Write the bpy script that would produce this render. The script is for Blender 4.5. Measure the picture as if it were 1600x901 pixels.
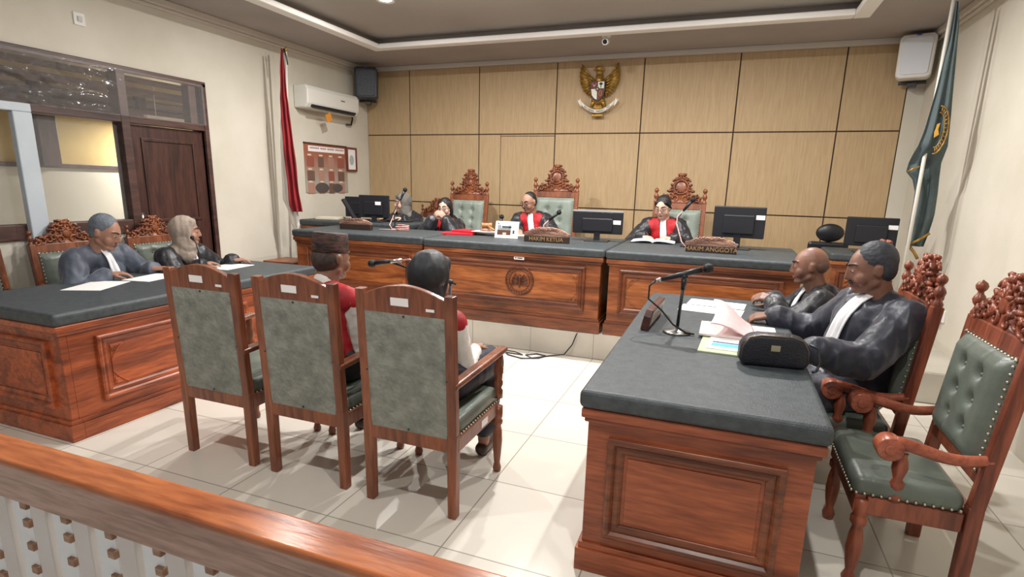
import bpy, bmesh, math, random
from mathutils import Vector, Matrix, noise
from mathutils.bvhtree import BVHTree
random.seed(7)
PI = math.pi
for o in list(bpy.data.objects): bpy.data.objects.remove(o)
scene = bpy.context.scene
COL = scene.collection

# ------------------------------------------------------------------ camera
def make_camera():
    yaw, pitch, roll, f = -0.358239, 0.227997, -0.0246487, 870.09
    cy, sy = math.cos(yaw), math.sin(yaw)
    fw = Vector((sy*math.cos(pitch), cy*math.cos(pitch), -math.sin(pitch)))
    r = Vector((cy, -sy, 0)); d = fw.cross(r)
    c, s = math.cos(roll), math.sin(roll)
    r2 = c*r + s*d; d2 = -s*r + c*d
    m = Matrix(((r2.x, -d2.x, -fw.x, 0), (r2.y, -d2.y, -fw.y, 0), (r2.z, -d2.z, -fw.z, 1.54), (0, 0, 0, 1)))
    cam = bpy.data.cameras.new('camera'); o = bpy.data.objects.new('camera', cam); COL.objects.link(o)
    o.matrix_world = m
    cam.sensor_width = 36; cam.lens = f/1600*36
    cam.shift_y = (489.58-450.5)/1600
    cam.clip_start = .02
    scene.camera = o
make_camera()
# ------------------------------------------------------------------ world, lights, exposure
w = bpy.data.worlds.new('world'); scene.world = w; w.use_nodes = True
w.node_tree.nodes['Background'].inputs[0].default_value = (.93, .95, 1, 1)
w.node_tree.nodes['Background'].inputs[1].default_value = .42
scene.view_settings.view_transform = 'Standard'
scene.view_settings.look = 'None'
scene.view_settings.gamma = 1
scene.view_settings.use_curve_mapping = False
scene.view_settings.exposure = 0.12
LAMPS = [(-3.23, 5.0, 66), (-1.6, 5.0, 54), (.1, 5.0, 62), (-3.23, 3.3, 16), (-1.2, 3.6, 58), (.1, 3.3, 14), (-2.6, 1.0, 26), (.1, 1.0, 32)]

# ------------------------------------------------------------------ materials
def lin(c):
    return tuple(((v/255)/12.92 if v/255 <= .04045 else ((v/255+.055)/1.055)**2.4) for v in c) + (1,)
MATS = {}
def mat(name, rgb, rough=.6, metal=0, var=None, scale=8, stretch=(1, 1, 1), bump=0, bscale=None, emit=0, spec=.5, alpha=1, detail=4, trans=0, sheen=0, coat=0):
    if name in MATS: return MATS[name]
    m = bpy.data.materials.new(name); m.use_nodes = True; nt = m.node_tree; b = nt.nodes['Principled BSDF']
    b.inputs['Base Color'].default_value = lin(rgb); b.inputs['Roughness'].default_value = rough
    b.inputs['Metallic'].default_value = metal; b.inputs['Specular IOR Level'].default_value = spec
    if trans: b.inputs['Transmission Weight'].default_value = trans
    if alpha < 1: b.inputs['Alpha'].default_value = alpha
    if sheen: b.inputs['Sheen Weight'].default_value = sheen
    if coat: b.inputs['Coat Weight'].default_value = coat; b.inputs['Coat Roughness'].default_value = .2
    if emit:
        b.inputs['Emission Color'].default_value = lin(rgb); b.inputs['Emission Strength'].default_value = emit
    tc = nt.nodes.new('ShaderNodeTexCoord'); mp = nt.nodes.new('ShaderNodeMapping'); mp.inputs['Scale'].default_value = stretch
    nt.links.new(tc.outputs['Object'], mp.inputs[0])
    if var:
        n = nt.nodes.new('ShaderNodeTexNoise'); n.inputs['Scale'].default_value = scale; n.inputs['Detail'].default_value = detail
        nt.links.new(mp.outputs[0], n.inputs['Vector'])
        r = nt.nodes.new('ShaderNodeValToRGB'); nt.links.new(n.outputs['Fac'], r.inputs[0])
        r.color_ramp.elements[0].position = .32; r.color_ramp.elements[1].position = .68
        r.color_ramp.elements[0].color = lin(var); r.color_ramp.elements[1].color = lin(rgb)
        nt.links.new(r.outputs[0], b.inputs['Base Color'])
    if bump:
        n2 = nt.nodes.new('ShaderNodeTexNoise'); n2.inputs['Scale'].default_value = bscale or scale*3; n2.inputs['Detail'].default_value = 3
        nt.links.new(mp.outputs[0], n2.inputs['Vector'])
        bp = nt.nodes.new('ShaderNodeBump'); bp.inputs['Strength'].default_value = bump; bp.inputs['Distance'].default_value = .01
        nt.links.new(n2.outputs['Fac'], bp.inputs['Height']); nt.links.new(bp.outputs[0], b.inputs['Normal'])
    MATS[name] = m; return m

def wood(name, light, dark, grain='x', rough=.38, knots=True):
    if name in MATS: return MATS[name]
    m = bpy.data.materials.new(name); m.use_nodes = True; nt = m.node_tree; b = nt.nodes['Principled BSDF']
    b.inputs['Roughness'].default_value = rough; b.inputs['Coat Weight'].default_value = .12; b.inputs['Coat Roughness'].default_value = .3
    tc = nt.nodes.new('ShaderNodeTexCoord'); mp = nt.nodes.new('ShaderNodeMapping')
    mp.inputs['Scale'].default_value = {'x': (1, 7, 9), 'y': (7, 1, 9), 'z': (8, 8, 1)}[grain]
    nt.links.new(tc.outputs['Object'], mp.inputs[0])
    n = nt.nodes.new('ShaderNodeTexNoise'); n.inputs['Scale'].default_value = 1.3; n.inputs['Detail'].default_value = 6; n.inputs['Distortion'].default_value = 1.1
    nt.links.new(mp.outputs[0], n.inputs['Vector'])
    r = nt.nodes.new('ShaderNodeValToRGB'); nt.links.new(n.outputs['Fac'], r.inputs[0])
    e = r.color_ramp.elements; e[0].position = .3; e[0].color = lin(dark); e[1].position = .62; e[1].color = lin(light)
    mid = e.new(.45); mid.color = lin(tuple((a*.55+c*.45) for a, c in zip(light, dark)))
    n2 = nt.nodes.new('ShaderNodeTexNoise'); n2.inputs['Scale'].default_value = 9; n2.inputs['Detail'].default_value = 8
    nt.links.new(mp.outputs[0], n2.inputs['Vector'])
    mx = nt.nodes.new('ShaderNodeMixRGB'); mx.blend_type = 'MULTIPLY'; mx.inputs[0].default_value = .55
    r2 = nt.nodes.new('ShaderNodeValToRGB'); r2.color_ramp.elements[0].position = .35; r2.color_ramp.elements[0].color = (.45, .38, .35, 1); r2.color_ramp.elements[1].position = .6
    nt.links.new(n2.outputs['Fac'], r2.inputs[0]); nt.links.new(r.outputs[0], mx.inputs[1]); nt.links.new(r2.outputs[0], mx.inputs[2])
    nt.links.new(mx.outputs[0], b.inputs['Base Color'])
    bp = nt.nodes.new('ShaderNodeBump'); bp.inputs['Strength'].default_value = .15; bp.inputs['Distance'].default_value = .004
    nt.links.new(n2.outputs['Fac'], bp.inputs['Height']); nt.links.new(bp.outputs[0], b.inputs['Normal'])
    MATS[name] = m; return m

WX = wood('wood_bench_x', (174, 102, 58), (98, 52, 28), 'x')
WY = wood('wood_bench_y', (184, 94, 52), (104, 46, 24), 'y')
WZ = wood('wood_bench_z', (160, 84, 46), (92, 42, 22), 'z')
WPX = wood('wood_panel_x', (192, 116, 64), (112, 58, 30), 'x')
WPY = wood('wood_panel_y', (196, 98, 50), (112, 48, 24), 'y')
WMX = wood('wood_moulding', (140, 78, 46), (78, 40, 24), 'x')
CH = wood('wood_chair', (150, 88, 58), (88, 48, 32), 'z', .32)
CV = wood('wood_carved', (146, 84, 52), (84, 44, 26), 'z', .35)
CVR = wood('wood_carved_red', (160, 86, 60), (100, 48, 32), 'z', .35)
CVA = wood('wood_arm_red', (186, 104, 76), (140, 68, 46), 'x', .3)
RAIL = wood('wood_rail', (206, 126, 76), (150, 78, 42), 'x', .22)
RAILS = wood('wood_rail_side', (200, 166, 150), (166, 128, 112), 'x', .35)  # rail wood made paler, with haze put into its colour
DKW = wood('wood_dark', (84, 52, 44), (50, 30, 26), 'z', .4)
TOP = mat('black_leather_top', (70, 77, 80), .5, var=(54, 61, 64), scale=30, bump=.25, bscale=160)
LEA = mat('green_leather', (118, 132, 118), .42, var=(92, 106, 94), scale=6, bump=.12, bscale=60)
LEAD = mat('green_leather_dark', (108, 116, 106), .38, var=(88, 96, 88), scale=6, bump=.12, bscale=60)
LEAP = mat('grey_green_leather_pale', (140, 150, 140), .45, var=(118, 128, 118), scale=6, bump=.12, bscale=60)
BACKP = mat('grey_vinyl_backing', (146, 149, 140), .7, var=(112, 116, 108), scale=16, bump=.8, bscale=45, detail=8)
NAIL = mat('nail_heads', (190, 185, 165), .35, .8)
WALL = mat('cream_plaster', (214, 208, 194), .85, var=(202, 196, 180), scale=1.6, bump=.1, bscale=90)
WHITE = mat('white_paint', (232, 230, 224), .5)
SOFF = mat('ceiling_paint', (174, 165, 160), .9, var=(162, 153, 148), scale=1.2)
CEIL = mat('ceiling_inner_paint', (184, 178, 170), .9, var=(172, 164, 156), scale=.8)
TRIM = mat('trim_white', (250, 247, 242), .6)
PAPER = mat('paper_white', (242, 240, 238), .7)
PINK = mat('paper_pink', (240, 205, 205), .7, var=(214, 176, 178), scale=25, stretch=(1, 6, 1))
BLACKP = mat('black_plastic', (30, 31, 36), .4)
DGREY = mat('dark_grey_plastic', (54, 58, 66), .45)
SCREEN = mat('screen_glass', (22, 28, 36), .12)
STEEL = mat('steel', (190, 190, 188), .25, 1)
ROBE = mat('black_robe', (32, 32, 38), .42, var=(20, 20, 26), scale=5, bump=.7, bscale=16, sheen=.1)
ROBEG = mat('hazed_robe', (86, 94, 108), .55, var=(60, 66, 80), scale=5, bump=.5, bscale=14, sheen=.25)  # charcoal robe, lightened by haze put into the colour
ROBEB = mat('blue_black_robe', (50, 54, 68), .42, var=(32, 34, 46), scale=5, bump=.5, bscale=14, sheen=.25)
REDV = mat('red_cloth', (196, 26, 36), .65, var=(168, 18, 28), scale=9, bump=.3, bscale=30)
REDD = mat('dark_red_vest', (186, 26, 36), .65, var=(140, 18, 28), scale=9, bump=.3, bscale=30)
SHIRT = mat('white_shirt', (226, 224, 218), .7, var=(206, 204, 198), scale=8, bump=.3, bscale=25)
BIB = mat('white_bib', (238, 238, 240), .6, var=(216, 218, 222), scale=30, stretch=(1, .1, .1))
SK1 = mat('skin_light', (214, 176, 156), .5, var=(202, 160, 140), scale=10)
SK2 = mat('skin_tan', (172, 128, 106), .48, var=(150, 108, 88), scale=10)
SK3 = mat('skin_brown', (142, 102, 84), .45, var=(114, 78, 62), scale=10)
LIP = mat('lips', (134, 84, 74), .5)
EYEW = mat('eye_white', (158, 142, 132), .3)
EYEB = mat('eye_dark', (28, 20, 18), .2)
HAIR = mat('black_hair', (34, 30, 30), .5, var=(20, 18, 18), scale=40, bump=.5, bscale=120)
HAIRG = mat('hazed_hair', (112, 120, 130), .6, var=(84, 90, 98), scale=20, bump=.5, bscale=120)  # dark hair with a grey-blue haze painted into it
HIJB = mat('black_scarf', (40, 42, 46), .55, var=(28, 30, 34), scale=6, bump=.4, bscale=16)
HIJG = mat('grey_scarf', (128, 124, 116), .75, var=(98, 94, 88), scale=8, bump=.5, bscale=30)
HIJW = mat('beige_scarf', (168, 152, 138), .75, var=(142, 128, 116), scale=8, bump=.5, bscale=30)
NAVY = mat('navy_skirt', (34, 36, 54), .6, var=(24, 26, 40), scale=6, bump=.4, bscale=16)
TROU = mat('dark_trousers', (44, 42, 46), .7)
SHOE = mat('dark_shoes', (58, 38, 32), .4)
GOLD = mat('old_gold', (186, 146, 70), .38, .55, var=(140, 104, 44), scale=30)

# ------------------------------------------------------------------ helpers
def tag(o, label=None, cat=None, group=None, kind=None):
    if label: o['label'] = label
    if cat: o['category'] = cat
    if group: o['group'] = group
    if kind: o['kind'] = kind
    return o
def thing(name, label, cat, loc=(0, 0, 0), rz=0, group=None):
    o = bpy.data.objects.new(name, None); COL.objects.link(o); o.empty_display_size = .1
    o.location = loc; o.rotation_euler = (0, 0, rz)
    return tag(o, label, cat, group)
def axis_mat(p0, p1):
    p0, p1 = Vector(p0), Vector(p1); d = p1-p0
    q = d.to_track_quat('Z', 'Y')
    return Matrix.Translation(p0) @ q.to_matrix().to_4x4(), d.length
class MB:
    def __init__(s): s.bm = bmesh.new(); s.xf = Matrix.Identity(4)
    def box(s, c, d, rot=None, mi=0):
        m = Matrix.Translation(c) @ (rot.to_4x4() if rot is not None else Matrix.Identity(4)) @ Matrix.Diagonal((d[0], d[1], d[2], 1))
        r = bmesh.ops.create_cube(s.bm, size=1, matrix=s.xf @ m)
        if mi:
            for f in {f for v in r['verts'] for f in v.link_faces}: f.material_index = mi
        return s
    def b2(s, x0, x1, y0, y1, z0, z1, mi=0):
        return s.box(((x0+x1)/2, (y0+y1)/2, (z0+z1)/2), (abs(x1-x0), abs(y1-y0), abs(z1-z0)), None, mi)
    def cyl(s, p0, p1, r0, r1=None, n=16, mi=0):
        m, L = axis_mat(p0, p1); r1 = r0 if r1 is None else r1
        r = bmesh.ops.create_cone(s.bm, cap_ends=True, segments=n, radius1=max(r0, 1e-4), radius2=max(r1, 1e-4), depth=L, matrix=s.xf @ m @ Matrix.Translation((0, 0, L/2)))
        if mi:
            for f in {f for v in r['verts'] for f in v.link_faces}: f.material_index = mi
        return s
    def sph(s, c, r, n=12, rot=None):
        if not hasattr(r, '__len__'): r = (r, r, r)
        m = Matrix.Translation(c) @ (rot.to_4x4() if rot is not None else Matrix.Identity(4)) @ Matrix.Diagonal((r[0], r[1], r[2], 1))
        bmesh.ops.create_uvsphere(s.bm, u_segments=n, v_segments=max(6, n*2//3), radius=1, matrix=s.xf @ m); return s
    def cap(s, p0, r0, p1, r1, n=14):
        s.sph(p0, r0, n); s.sph(p1, r1, n)
        if (Vector(p1)-Vector(p0)).length > 1e-4: s.cyl(p0, p1, r0, r1, n)
        return s
    def chain(s, pts, n=12):
        for (p0, r0), (p1, r1) in zip(pts[:-1], pts[1:]): s.cap(p0, r0, p1, r1, n)
        return s
    def lathe(s, prof, base=(0, 0, 0), top=None, n=20):
        # prof: [(r, z)]
        m = Matrix.Translation(base)
        if top is not None: m, _ = axis_mat(base, top)
        rings = []
        for r, z in prof:
            rings.append([s.bm.verts.new(s.xf @ m @ Vector((max(r, 1e-4)*math.cos(a*2*PI/n), max(r, 1e-4)*math.sin(a*2*PI/n), z))) for a in range(n)])
        for A, B in zip(rings[:-1], rings[1:]):
            for i in range(n): s.bm.faces.new((A[i], A[(i+1) % n], B[(i+1) % n], B[i]))
        s.bm.faces.new(rings[0][::-1]); s.bm.faces.new(rings[-1]); return s
    def prism(s, pts, th, m=None, mi=0):
        # polygon pts (u, v) in XZ plane, thickness th along Y (centered)
        m = m or Matrix.Identity(4)
        A = [s.bm.verts.new(s.xf @ m @ Vector((u, -th/2, v))) for u, v in pts]
        B = [s.bm.verts.new(s.xf @ m @ Vector((u, th/2, v))) for u, v in pts]
        fs = [s.bm.faces.new(A), s.bm.faces.new(B[::-1])]
        n = len(pts)
        for i in range(n): fs.append(s.bm.faces.new((A[i], B[i], B[(i+1) % n], A[(i+1) % n])))
        for f in fs: f.material_index = mi
        return s
    def tube(s, pts, r, n=8, closed=False):
        pts = [Vector(p) for p in pts]; rr = r if hasattr(r, '__len__') else [r]*len(pts)
        rings = []; up = None
        for i, p in enumerate(pts):
            a = pts[i-1] if i > 0 else (pts[-1] if closed else p); b = pts[i+1] if i < len(pts)-1 else (pts[0] if closed else p)
            d = (b-a).normalized() if (b-a).length > 1e-6 else Vector((0, 0, 1))
            if up is None:
                up = d.orthogonal().normalized()
            up = (up - d*up.dot(d))
            up = up.normalized() if up.length > 1e-5 else d.orthogonal().normalized()
            sd = d.cross(up)
            rings.append([s.bm.verts.new(s.xf @ (p + (up*math.cos(k*2*PI/n)+sd*math.sin(k*2*PI/n))*rr[i])) for k in range(n)])
        for A, B in zip(rings[:-1], rings[1:]):
            for k in range(n): s.bm.faces.new((A[k], A[(k+1) % n], B[(k+1) % n], B[k]))
        if closed:
            A, B = rings[-1], rings[0]
            for k in range(n): s.bm.faces.new((A[k], A[(k+1) % n], B[(k+1) % n], B[k]))
        else:
            s.bm.faces.new(rings[0][::-1]); s.bm.faces.new(rings[-1])
        return s
    def grid(s, fn, nu, nv, mi=None):
        V = [[s.bm.verts.new(s.xf @ Vector(fn(i/nu, j/nv))) for j in range(nv+1)] for i in range(nu+1)]
        for i in range(nu):
            for j in range(nv):
                f = s.bm.faces.new((V[i][j], V[i+1][j], V[i+1][j+1], V[i][j+1]))
                if mi: f.material_index = mi((i+.5)/nu, (j+.5)/nv)
        return s
    def mesh(s, name, fix=True):
        if fix: bmesh.ops.recalc_face_normals(s.bm, faces=s.bm.faces)
        me = bpy.data.meshes.new(name); s.bm.to_mesh(me); s.bm.free(); return me
    def build(s, name, m, parent=None, bevel=0, smooth=False, solid=0, fix=True, seg=2, sub=0):
        me = s.mesh(name, fix)
        return link(name, me, m, parent, bevel, smooth, solid, seg, sub)
def link(name, me, m, parent=None, bevel=0, smooth=False, solid=0, seg=2, sub=0):
    for mm in (m if isinstance(m, (list, tuple)) else [m]): me.materials.append(mm)
    o = bpy.data.objects.new(name, me); COL.objects.link(o)
    if parent is not None: o.parent = parent
    if smooth:
        for p in me.polygons: p.use_smooth = True
    if solid:
        md = o.modifiers.new('s', 'SOLIDIFY'); md.thickness = solid; md.offset = 0
    if bevel:
        md = o.modifiers.new('b', 'BEVEL'); md.width = bevel; md.segments = seg; md.limit_method = 'ANGLE'; md.angle_limit = .6
    if sub:
        md = o.modifiers.new('u', 'SUBSURF'); md.levels = sub; md.render_levels = sub
    return o
def struct(name, mb, m, **k):
    o = mb.build(name, m, **k); o['kind'] = 'structure'; return o
def remesh(mb, vox, smooth=4, name='m'):
    me = mb.mesh(name); o = bpy.data.objects.new('tmp', me); COL.objects.link(o)
    md = o.modifiers.new('r', 'REMESH'); md.mode = 'VOXEL'; md.voxel_size = vox; md.use_smooth_shade = True
    if smooth:
        sm = o.modifiers.new('s', 'SMOOTH'); sm.factor = .5; sm.iterations = smooth
    dg = bpy.context.evaluated_depsgraph_get(); out = bpy.data.meshes.new_from_object(o.evaluated_get(dg))
    bpy.data.objects.remove(o); out.name = name; return out
def folds(me, amp, fx=14, fz=5, seed=0):
    nrm = [v.normal.copy() for v in me.vertices]
    for v, n in zip(me.vertices, nrm):
        p = v.co
        q = noise.noise(Vector((p.x*fx+seed, p.y*fx, p.z*fz))); q2 = noise.noise(Vector((p.x*fx*2.3, p.y*fx*2.3+seed, p.z*fz*2)))
        v.co = p + n*(amp*(1-2*abs(q))*.9 + amp*.45*q2)
def text(name, s, size, m, parent, loc, rot, ext=.002, align='CENTER'):
    c = bpy.data.curves.new(name, 'FONT'); c.body = s; c.size = size; c.extrude = ext; c.align_x = align; c.align_y = 'CENTER'
    t = bpy.data.objects.new('t', c); COL.objects.link(t)
    dg = bpy.context.evaluated_depsgraph_get(); me = bpy.data.meshes.new_from_object(t.evaluated_get(dg)); bpy.data.objects.remove(t)
    me.transform(Matrix.Translation(loc) @ rot.to_4x4())
    return link(name, me, m, parent)
RX90 = Matrix.Rotation(PI/2, 3, 'X')
def copy_tree(o, parent=None):
    c = o.copy(); COL.objects.link(c); c.parent = parent
    for ch in list(o.children): copy_tree(ch, c)
    return c

# ------------------------------------------------------------------ room
XL, XR, YB, ZP, ZC = -5.14, 1.82, 7.4, .245, 3.13
def floor_mat():
    m = bpy.data.materials.new('floor_tiles'); m.use_nodes = True; nt = m.node_tree; b = nt.nodes['Principled BSDF']
    b.inputs['Roughness'].default_value = .22
    tc = nt.nodes.new('ShaderNodeTexCoord'); mp = nt.nodes.new('ShaderNodeMapping'); nt.links.new(tc.outputs['Object'], mp.inputs[0])
    mp.inputs['Location'].default_value = (1.01/.602+40, -1.89/.602+40, 0); mp.inputs['Scale'].default_value = (1/.602, 1/.602, 0)
    br = nt.nodes.new('ShaderNodeTexBrick'); br.offset = 0; br.inputs['Scale'].default_value = 1; br.inputs['Brick Width'].default_value = 1; br.inputs['Row Height'].default_value = 1
    br.inputs['Mortar Size'].default_value = .006; br.inputs['Mortar Smooth'].default_value = .2
    br.inputs['Color1'].default_value = lin((222, 217, 206)); br.inputs['Color2'].default_value = lin((214, 209, 198)); br.inputs['Mortar'].default_value = lin((158, 152, 142))
    nt.links.new(mp.outputs[0], br.inputs['Vector'])
    n = nt.nodes.new('ShaderNodeTexNoise'); n.inputs['Scale'].default_value = 3; n.inputs['Detail'].default_value = 6; nt.links.new(tc.outputs['Object'], n.inputs['Vector'])
    mx = nt.nodes.new('ShaderNodeMixRGB'); mx.blend_type = 'MULTIPLY'; mx.inputs[0].default_value = .18
    r = nt.nodes.new('ShaderNodeValToRGB'); r.color_ramp.elements[0].position = .3; r.color_ramp.elements[0].color = (.7, .67, .62, 1); nt.links.new(n.outputs['Fac'], r.inputs[0])
    nt.links.new(br.outputs['Color'], mx.inputs[1]); nt.links.new(r.outputs[0], mx.inputs[2]); nt.links.new(mx.outputs[0], b.inputs['Base Color'])
    return m
FLOOR = floor_mat()
struct('floor', MB().b2(XL-.2, XR+.2, -1.5, YB+.2, -.1, 0), FLOOR)
RISER = mat('riser_tile', (196, 190, 178), .35, var=(178, 172, 160), scale=3)
rs = MB().b2(XL, XR, 4.83, YB, 0, ZP)
rs.b2(XL, XR, 4.822, 4.832, .004, ZP-.006, 0)
struct('trim_1', rs, RISER, bevel=.004)
gr = MB()
for k in range(-7, 5): gr.b2(-1.01+.602*k-.002, -1.01+.602*k+.002, 4.8205, 4.8225, .004, ZP-.004)
struct('trim_2', gr, mat('riser_joint', (140, 134, 124), .8))
# left wall with window and door openings
DY0, DY1, DZ = 3.66, 4.50, 2.43
wl = MB()
wl.b2(XL-.15, XL, DY1, YB+.15, 0, 3.4)
wl.b2(XL-.15, XL, -1.5, .6, 0, 3.4)
wl.b2(XL-.15, XL, .6, DY0, 0, 1.06)
wl.b2(XL-.15, XL, .6, DY1, DZ, 3.4)
struct('wall_left', wl, WALL)
struct('wall_right', MB().b2(XR, XR+.15, -1.5, YB+.15, 0, 3.4), WALL)
# pilaster on the right wall
struct('trim_3', MB().b2(XR-.02, XR, 3.2, 4.68, 0, ZC), WALL)
# back wall
PAN = mat('tan_wall_board', (192, 165, 126), .62, var=(178, 150, 112), scale=14, stretch=(6, 1, .35), bump=.12, bscale=60, detail=8)
SEAM = mat('dark_seam', (62, 44, 34), .8)
wb = MB().b2(XL-.15, XR+.15, YB+.02, YB+.2, 0, 3.4)
wb.b2(1.665, XR, YB-.004, YB+.03, 0, ZC); struct('wall_back', wb, WALL)
struct('trim_4', MB().b2(XL, 1.665, YB, YB+.02, ZP, ZC), SEAM)
xs = [XL, -4.413, -3.321, -2.222, -1.117, -.025, 1.055, 1.66]; zs = [ZP, 1.254, 2.201, 3.08]
pb = MB(); g = .007
for i in range(7):
    for j in range(3):
        x0, x1, z0, z1 = xs[i]+g, xs[i+1]-g, zs[j]+g, zs[j+1]-g
        if i == 2 and j < 2:   # the concealed door beside the presiding chair
            if j == 1:
                pb.b2(x0, -2.993-g*.7, YB-.012, YB, z0, z1); pb.b2(-2.993+g*.3, x1, YB-.012, YB, 2.174+g*.5, z1); pb.b2(-2.993+g*.3, x1, YB-.012, YB, z0, 2.174-g*.5)
            else:
                pb.b2(x0, -2.993-g*.7, YB-.012, YB, z0, z1); pb.b2(-2.993+g*.3, x1, YB-.012, YB, z0, z1)
        else: pb.b2(x0, x1, YB-.012, YB, z0, z1)
struct('trim_5', pb, PAN, bevel=.002, seg=1)
# ceiling: soffit, recess, trims, cornice
IX0, IX1, IY1 = -4.25, 1.03, 6.33
sf = MB(); sf.b2(XL-.1, IX0, -1.5, YB+.1, ZC, ZC+.06); sf.b2(IX1, XR+.1, -1.5, YB+.1, ZC, ZC+.06); sf.b2(IX0, IX1, IY1, YB+.1, ZC, ZC+.06)
sf.b2(IX0-.05, IX0, -1.5, IY1+.05, ZC+.06, 3.4); sf.b2(IX1, IX1+.05, -1.5, IY1+.05, ZC+.06, 3.4); sf.b2(IX0, IX1, IY1, IY1+.05, ZC+.06, 3.4)
struct('ceiling', sf, SOFF)
struct('trim_6', MB().b2(IX0-.1, IX1+.1, -1.5, IY1+.1, 3.22, 3.45), CEIL)
tr = MB()
for x0, x1 in ((IX0-.01, IX0+.13), (IX1-.13, IX1+.01)): tr.b2(x0, x1, -1.5, IY1+.01, ZC-.035, ZC+.02)
tr.b2(IX0+.13, IX1-.13, IY1-.13, IY1+.01, ZC-.035, ZC+.02)
struct('trim_7', tr, TRIM, bevel=.012, seg=3)
cn = MB(); cn.b2(XL, XL+.07, -1.5, YB, ZC-.06, ZC); cn.b2(XL, XL+.035, -1.5, YB, ZC-.09, ZC-.06)
cn.b2(XR-.07, XR, -1.5, YB, ZC-.06, ZC); cn.b2(XR-.035, XR, -1.5, YB, ZC-.09, ZC-.06)
cn.b2(XL+.07, XR-.07, YB-.08, YB, ZC-.055, ZC)
struct('trim_8', cn, mat('cornice_paint', (206, 198, 188), .8), bevel=.008)
struct('baseboard_right', MB().b2(XR-.015, XR, -1.5, 4.82, 0, .1), mat('baseboard_tile', (150, 142, 132), .5))
struct('baseboard_left', MB().b2(XL, XL+.015, .6, 3.6, 0, .1), mat('baseboard_tile', (150, 142, 132), .5))

# downlights
for i, (x, y, p) in enumerate(LAMPS):
    dl = thing('ceiling_downlight', ['round recessed downlight glowing at the top of the picture', 'downlight nearest above the presiding judge', 'downlight over the right bench end', 'downlight over the left desk', 'downlight above the middle witness chair', 'downlight above the right desk', 'downlight above the gallery rail at left', 'downlight above the gallery rail at right'][i], 'ceiling light', (x, y, 3.22), 0, 'ceiling downlights')
    MB().lathe([(.05, -.004), (.085, -.006), (.09, -.012), (.085, -.018), (.07, -.012), (.055, -.006)]).build('trim_ring', WHITE, dl, smooth=True)
    MB().lathe([(.001, -.006), (.062, -.006), (.062, -.003), (.001, -.002)]).build('lamp_lens', mat('lamp_glow', (255, 250, 240), .5, emit=12), dl)
    L = bpy.data.lights.new('downlight_lamp', 'AREA'); L.shape = 'DISK'; L.size = .07; L.energy = p; L.color = (1, .975, .945)
    lo = bpy.data.objects.new('downlight_lamp', L); COL.objects.link(lo); lo.parent = dl; lo.location = (0, 0, -.02)

# ------------------------------------------------------------------ window & door in left wall, and what is outside
FR = wood('window_wood', (92, 64, 56), (56, 38, 34), 'y', .45)
wf = MB()
wf.b2(XL-.1, XL+.03, .6, DY1+.05, DZ-.01, DZ+.045)            # head
wf.b2(XL-.1, XL+.03, DY1, DY1+.05, 0, DZ+.03)                # door jamb right
wf.b2(XL-.1, XL+.03, DY0-.03, DY0+.05, 0, DZ)                # post between window and door
wf.b2(XL-.1, XL+.025, .6, DY0-.03, 1.02, 1.14)               # sill
wf.b2(XL-.1, XL+.025, .6, DY1, 1.995, 2.06)                  # transom bar
wf.b2(XL-.09, XL+.01, 4.36, 4.44, 2.06, DZ)
struct('window_1', wf, FR, bevel=.006)
pg = MB(); GP = mat('hazed_frame', (196, 204, 210), .5, var=(180, 190, 198), scale=3)  # brown frame post, whitened by haze put into the colour
pg.b2(XL+.03, XL+.09, 2.765, 2.895, .9, 1.985); pg.b2(XL+.03, XL+.09, .6, 2.895, 1.985, 2.05)
struct('trim_9', pg, GP, bevel=.008)
GLASS = mat('window_glass', (255, 255, 255), .02, alpha=.06)
MB().b2(XL-.05, XL-.044, .6, DY0-.03, 1.14, 1.995).build('window_2', GLASS)['kind'] = 'structure'
# crinkled plastic film over the transom
def film(u, v):
    y = .6 + u*(DY1-.6); z = 2.05 + v*.39
    d = .05*abs(noise.noise(Vector((y*5+z*4, z*9, 1)))) + .03*abs(noise.noise(Vector((y*16, z*22+y*6, 4)))); fade = min(1.2, max(.1, (3.8-y)/.8))
    return (XL+.05+d*fade, y, z)
def film_mat():
    m = bpy.data.materials.new('clear_film'); m.use_nodes = True; b = m.node_tree.nodes['Principled BSDF']
    b.inputs['Base Color'].default_value = (.75, .72, .7, 1); b.inputs['Roughness'].default_value = .08; b.inputs['Alpha'].default_value = .13; b.inputs['Specular IOR Level'].default_value = 1.0
    return m
fl = MB().grid(film, 260, 44).build('plastic_film', film_mat(), smooth=True)
tag(fl, 'crinkled clear plastic film stretched over the transom above the window', 'plastic sheet')
dr = MB(); dr.b2(XL-.06, XL-.02, DY0+.05, DY1, .03, 1.99)
d_o = struct('door_1', dr, DKW, bevel=.004)
pm = MB()
for z0, z1 in ((.25, .95), (1.1, 1.88)):
    y0, y1 = DY0+.16, DY1-.11
    pm.b2(XL-.02, XL-.008, y0, y1, z0, z0+.03); pm.b2(XL-.02, XL-.008, y0, y1, z1-.03, z1); pm.b2(XL-.02, XL-.008, y0, y0+.03, z0+.0301, z1-.0301); pm.b2(XL-.02, XL-.008, y1-.03, y1, z0+.0301, z1-.0301)
pm.build('door_moulding', DKW, d_o, bevel=.004)
dh = MB().box((XL-.012, DY0+.09, 1.12), (.014, .035, .15)); dh.cyl((XL-.01, DY0+.09, 1.14), (XL+.04, DY0+.09, 1.14), .008); dh.cyl((XL+.04, DY0+.09, 1.14), (XL+.04, DY0+.19, 1.145), .008)
dh.build('door_handle', STEEL, d_o, smooth=True)
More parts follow.
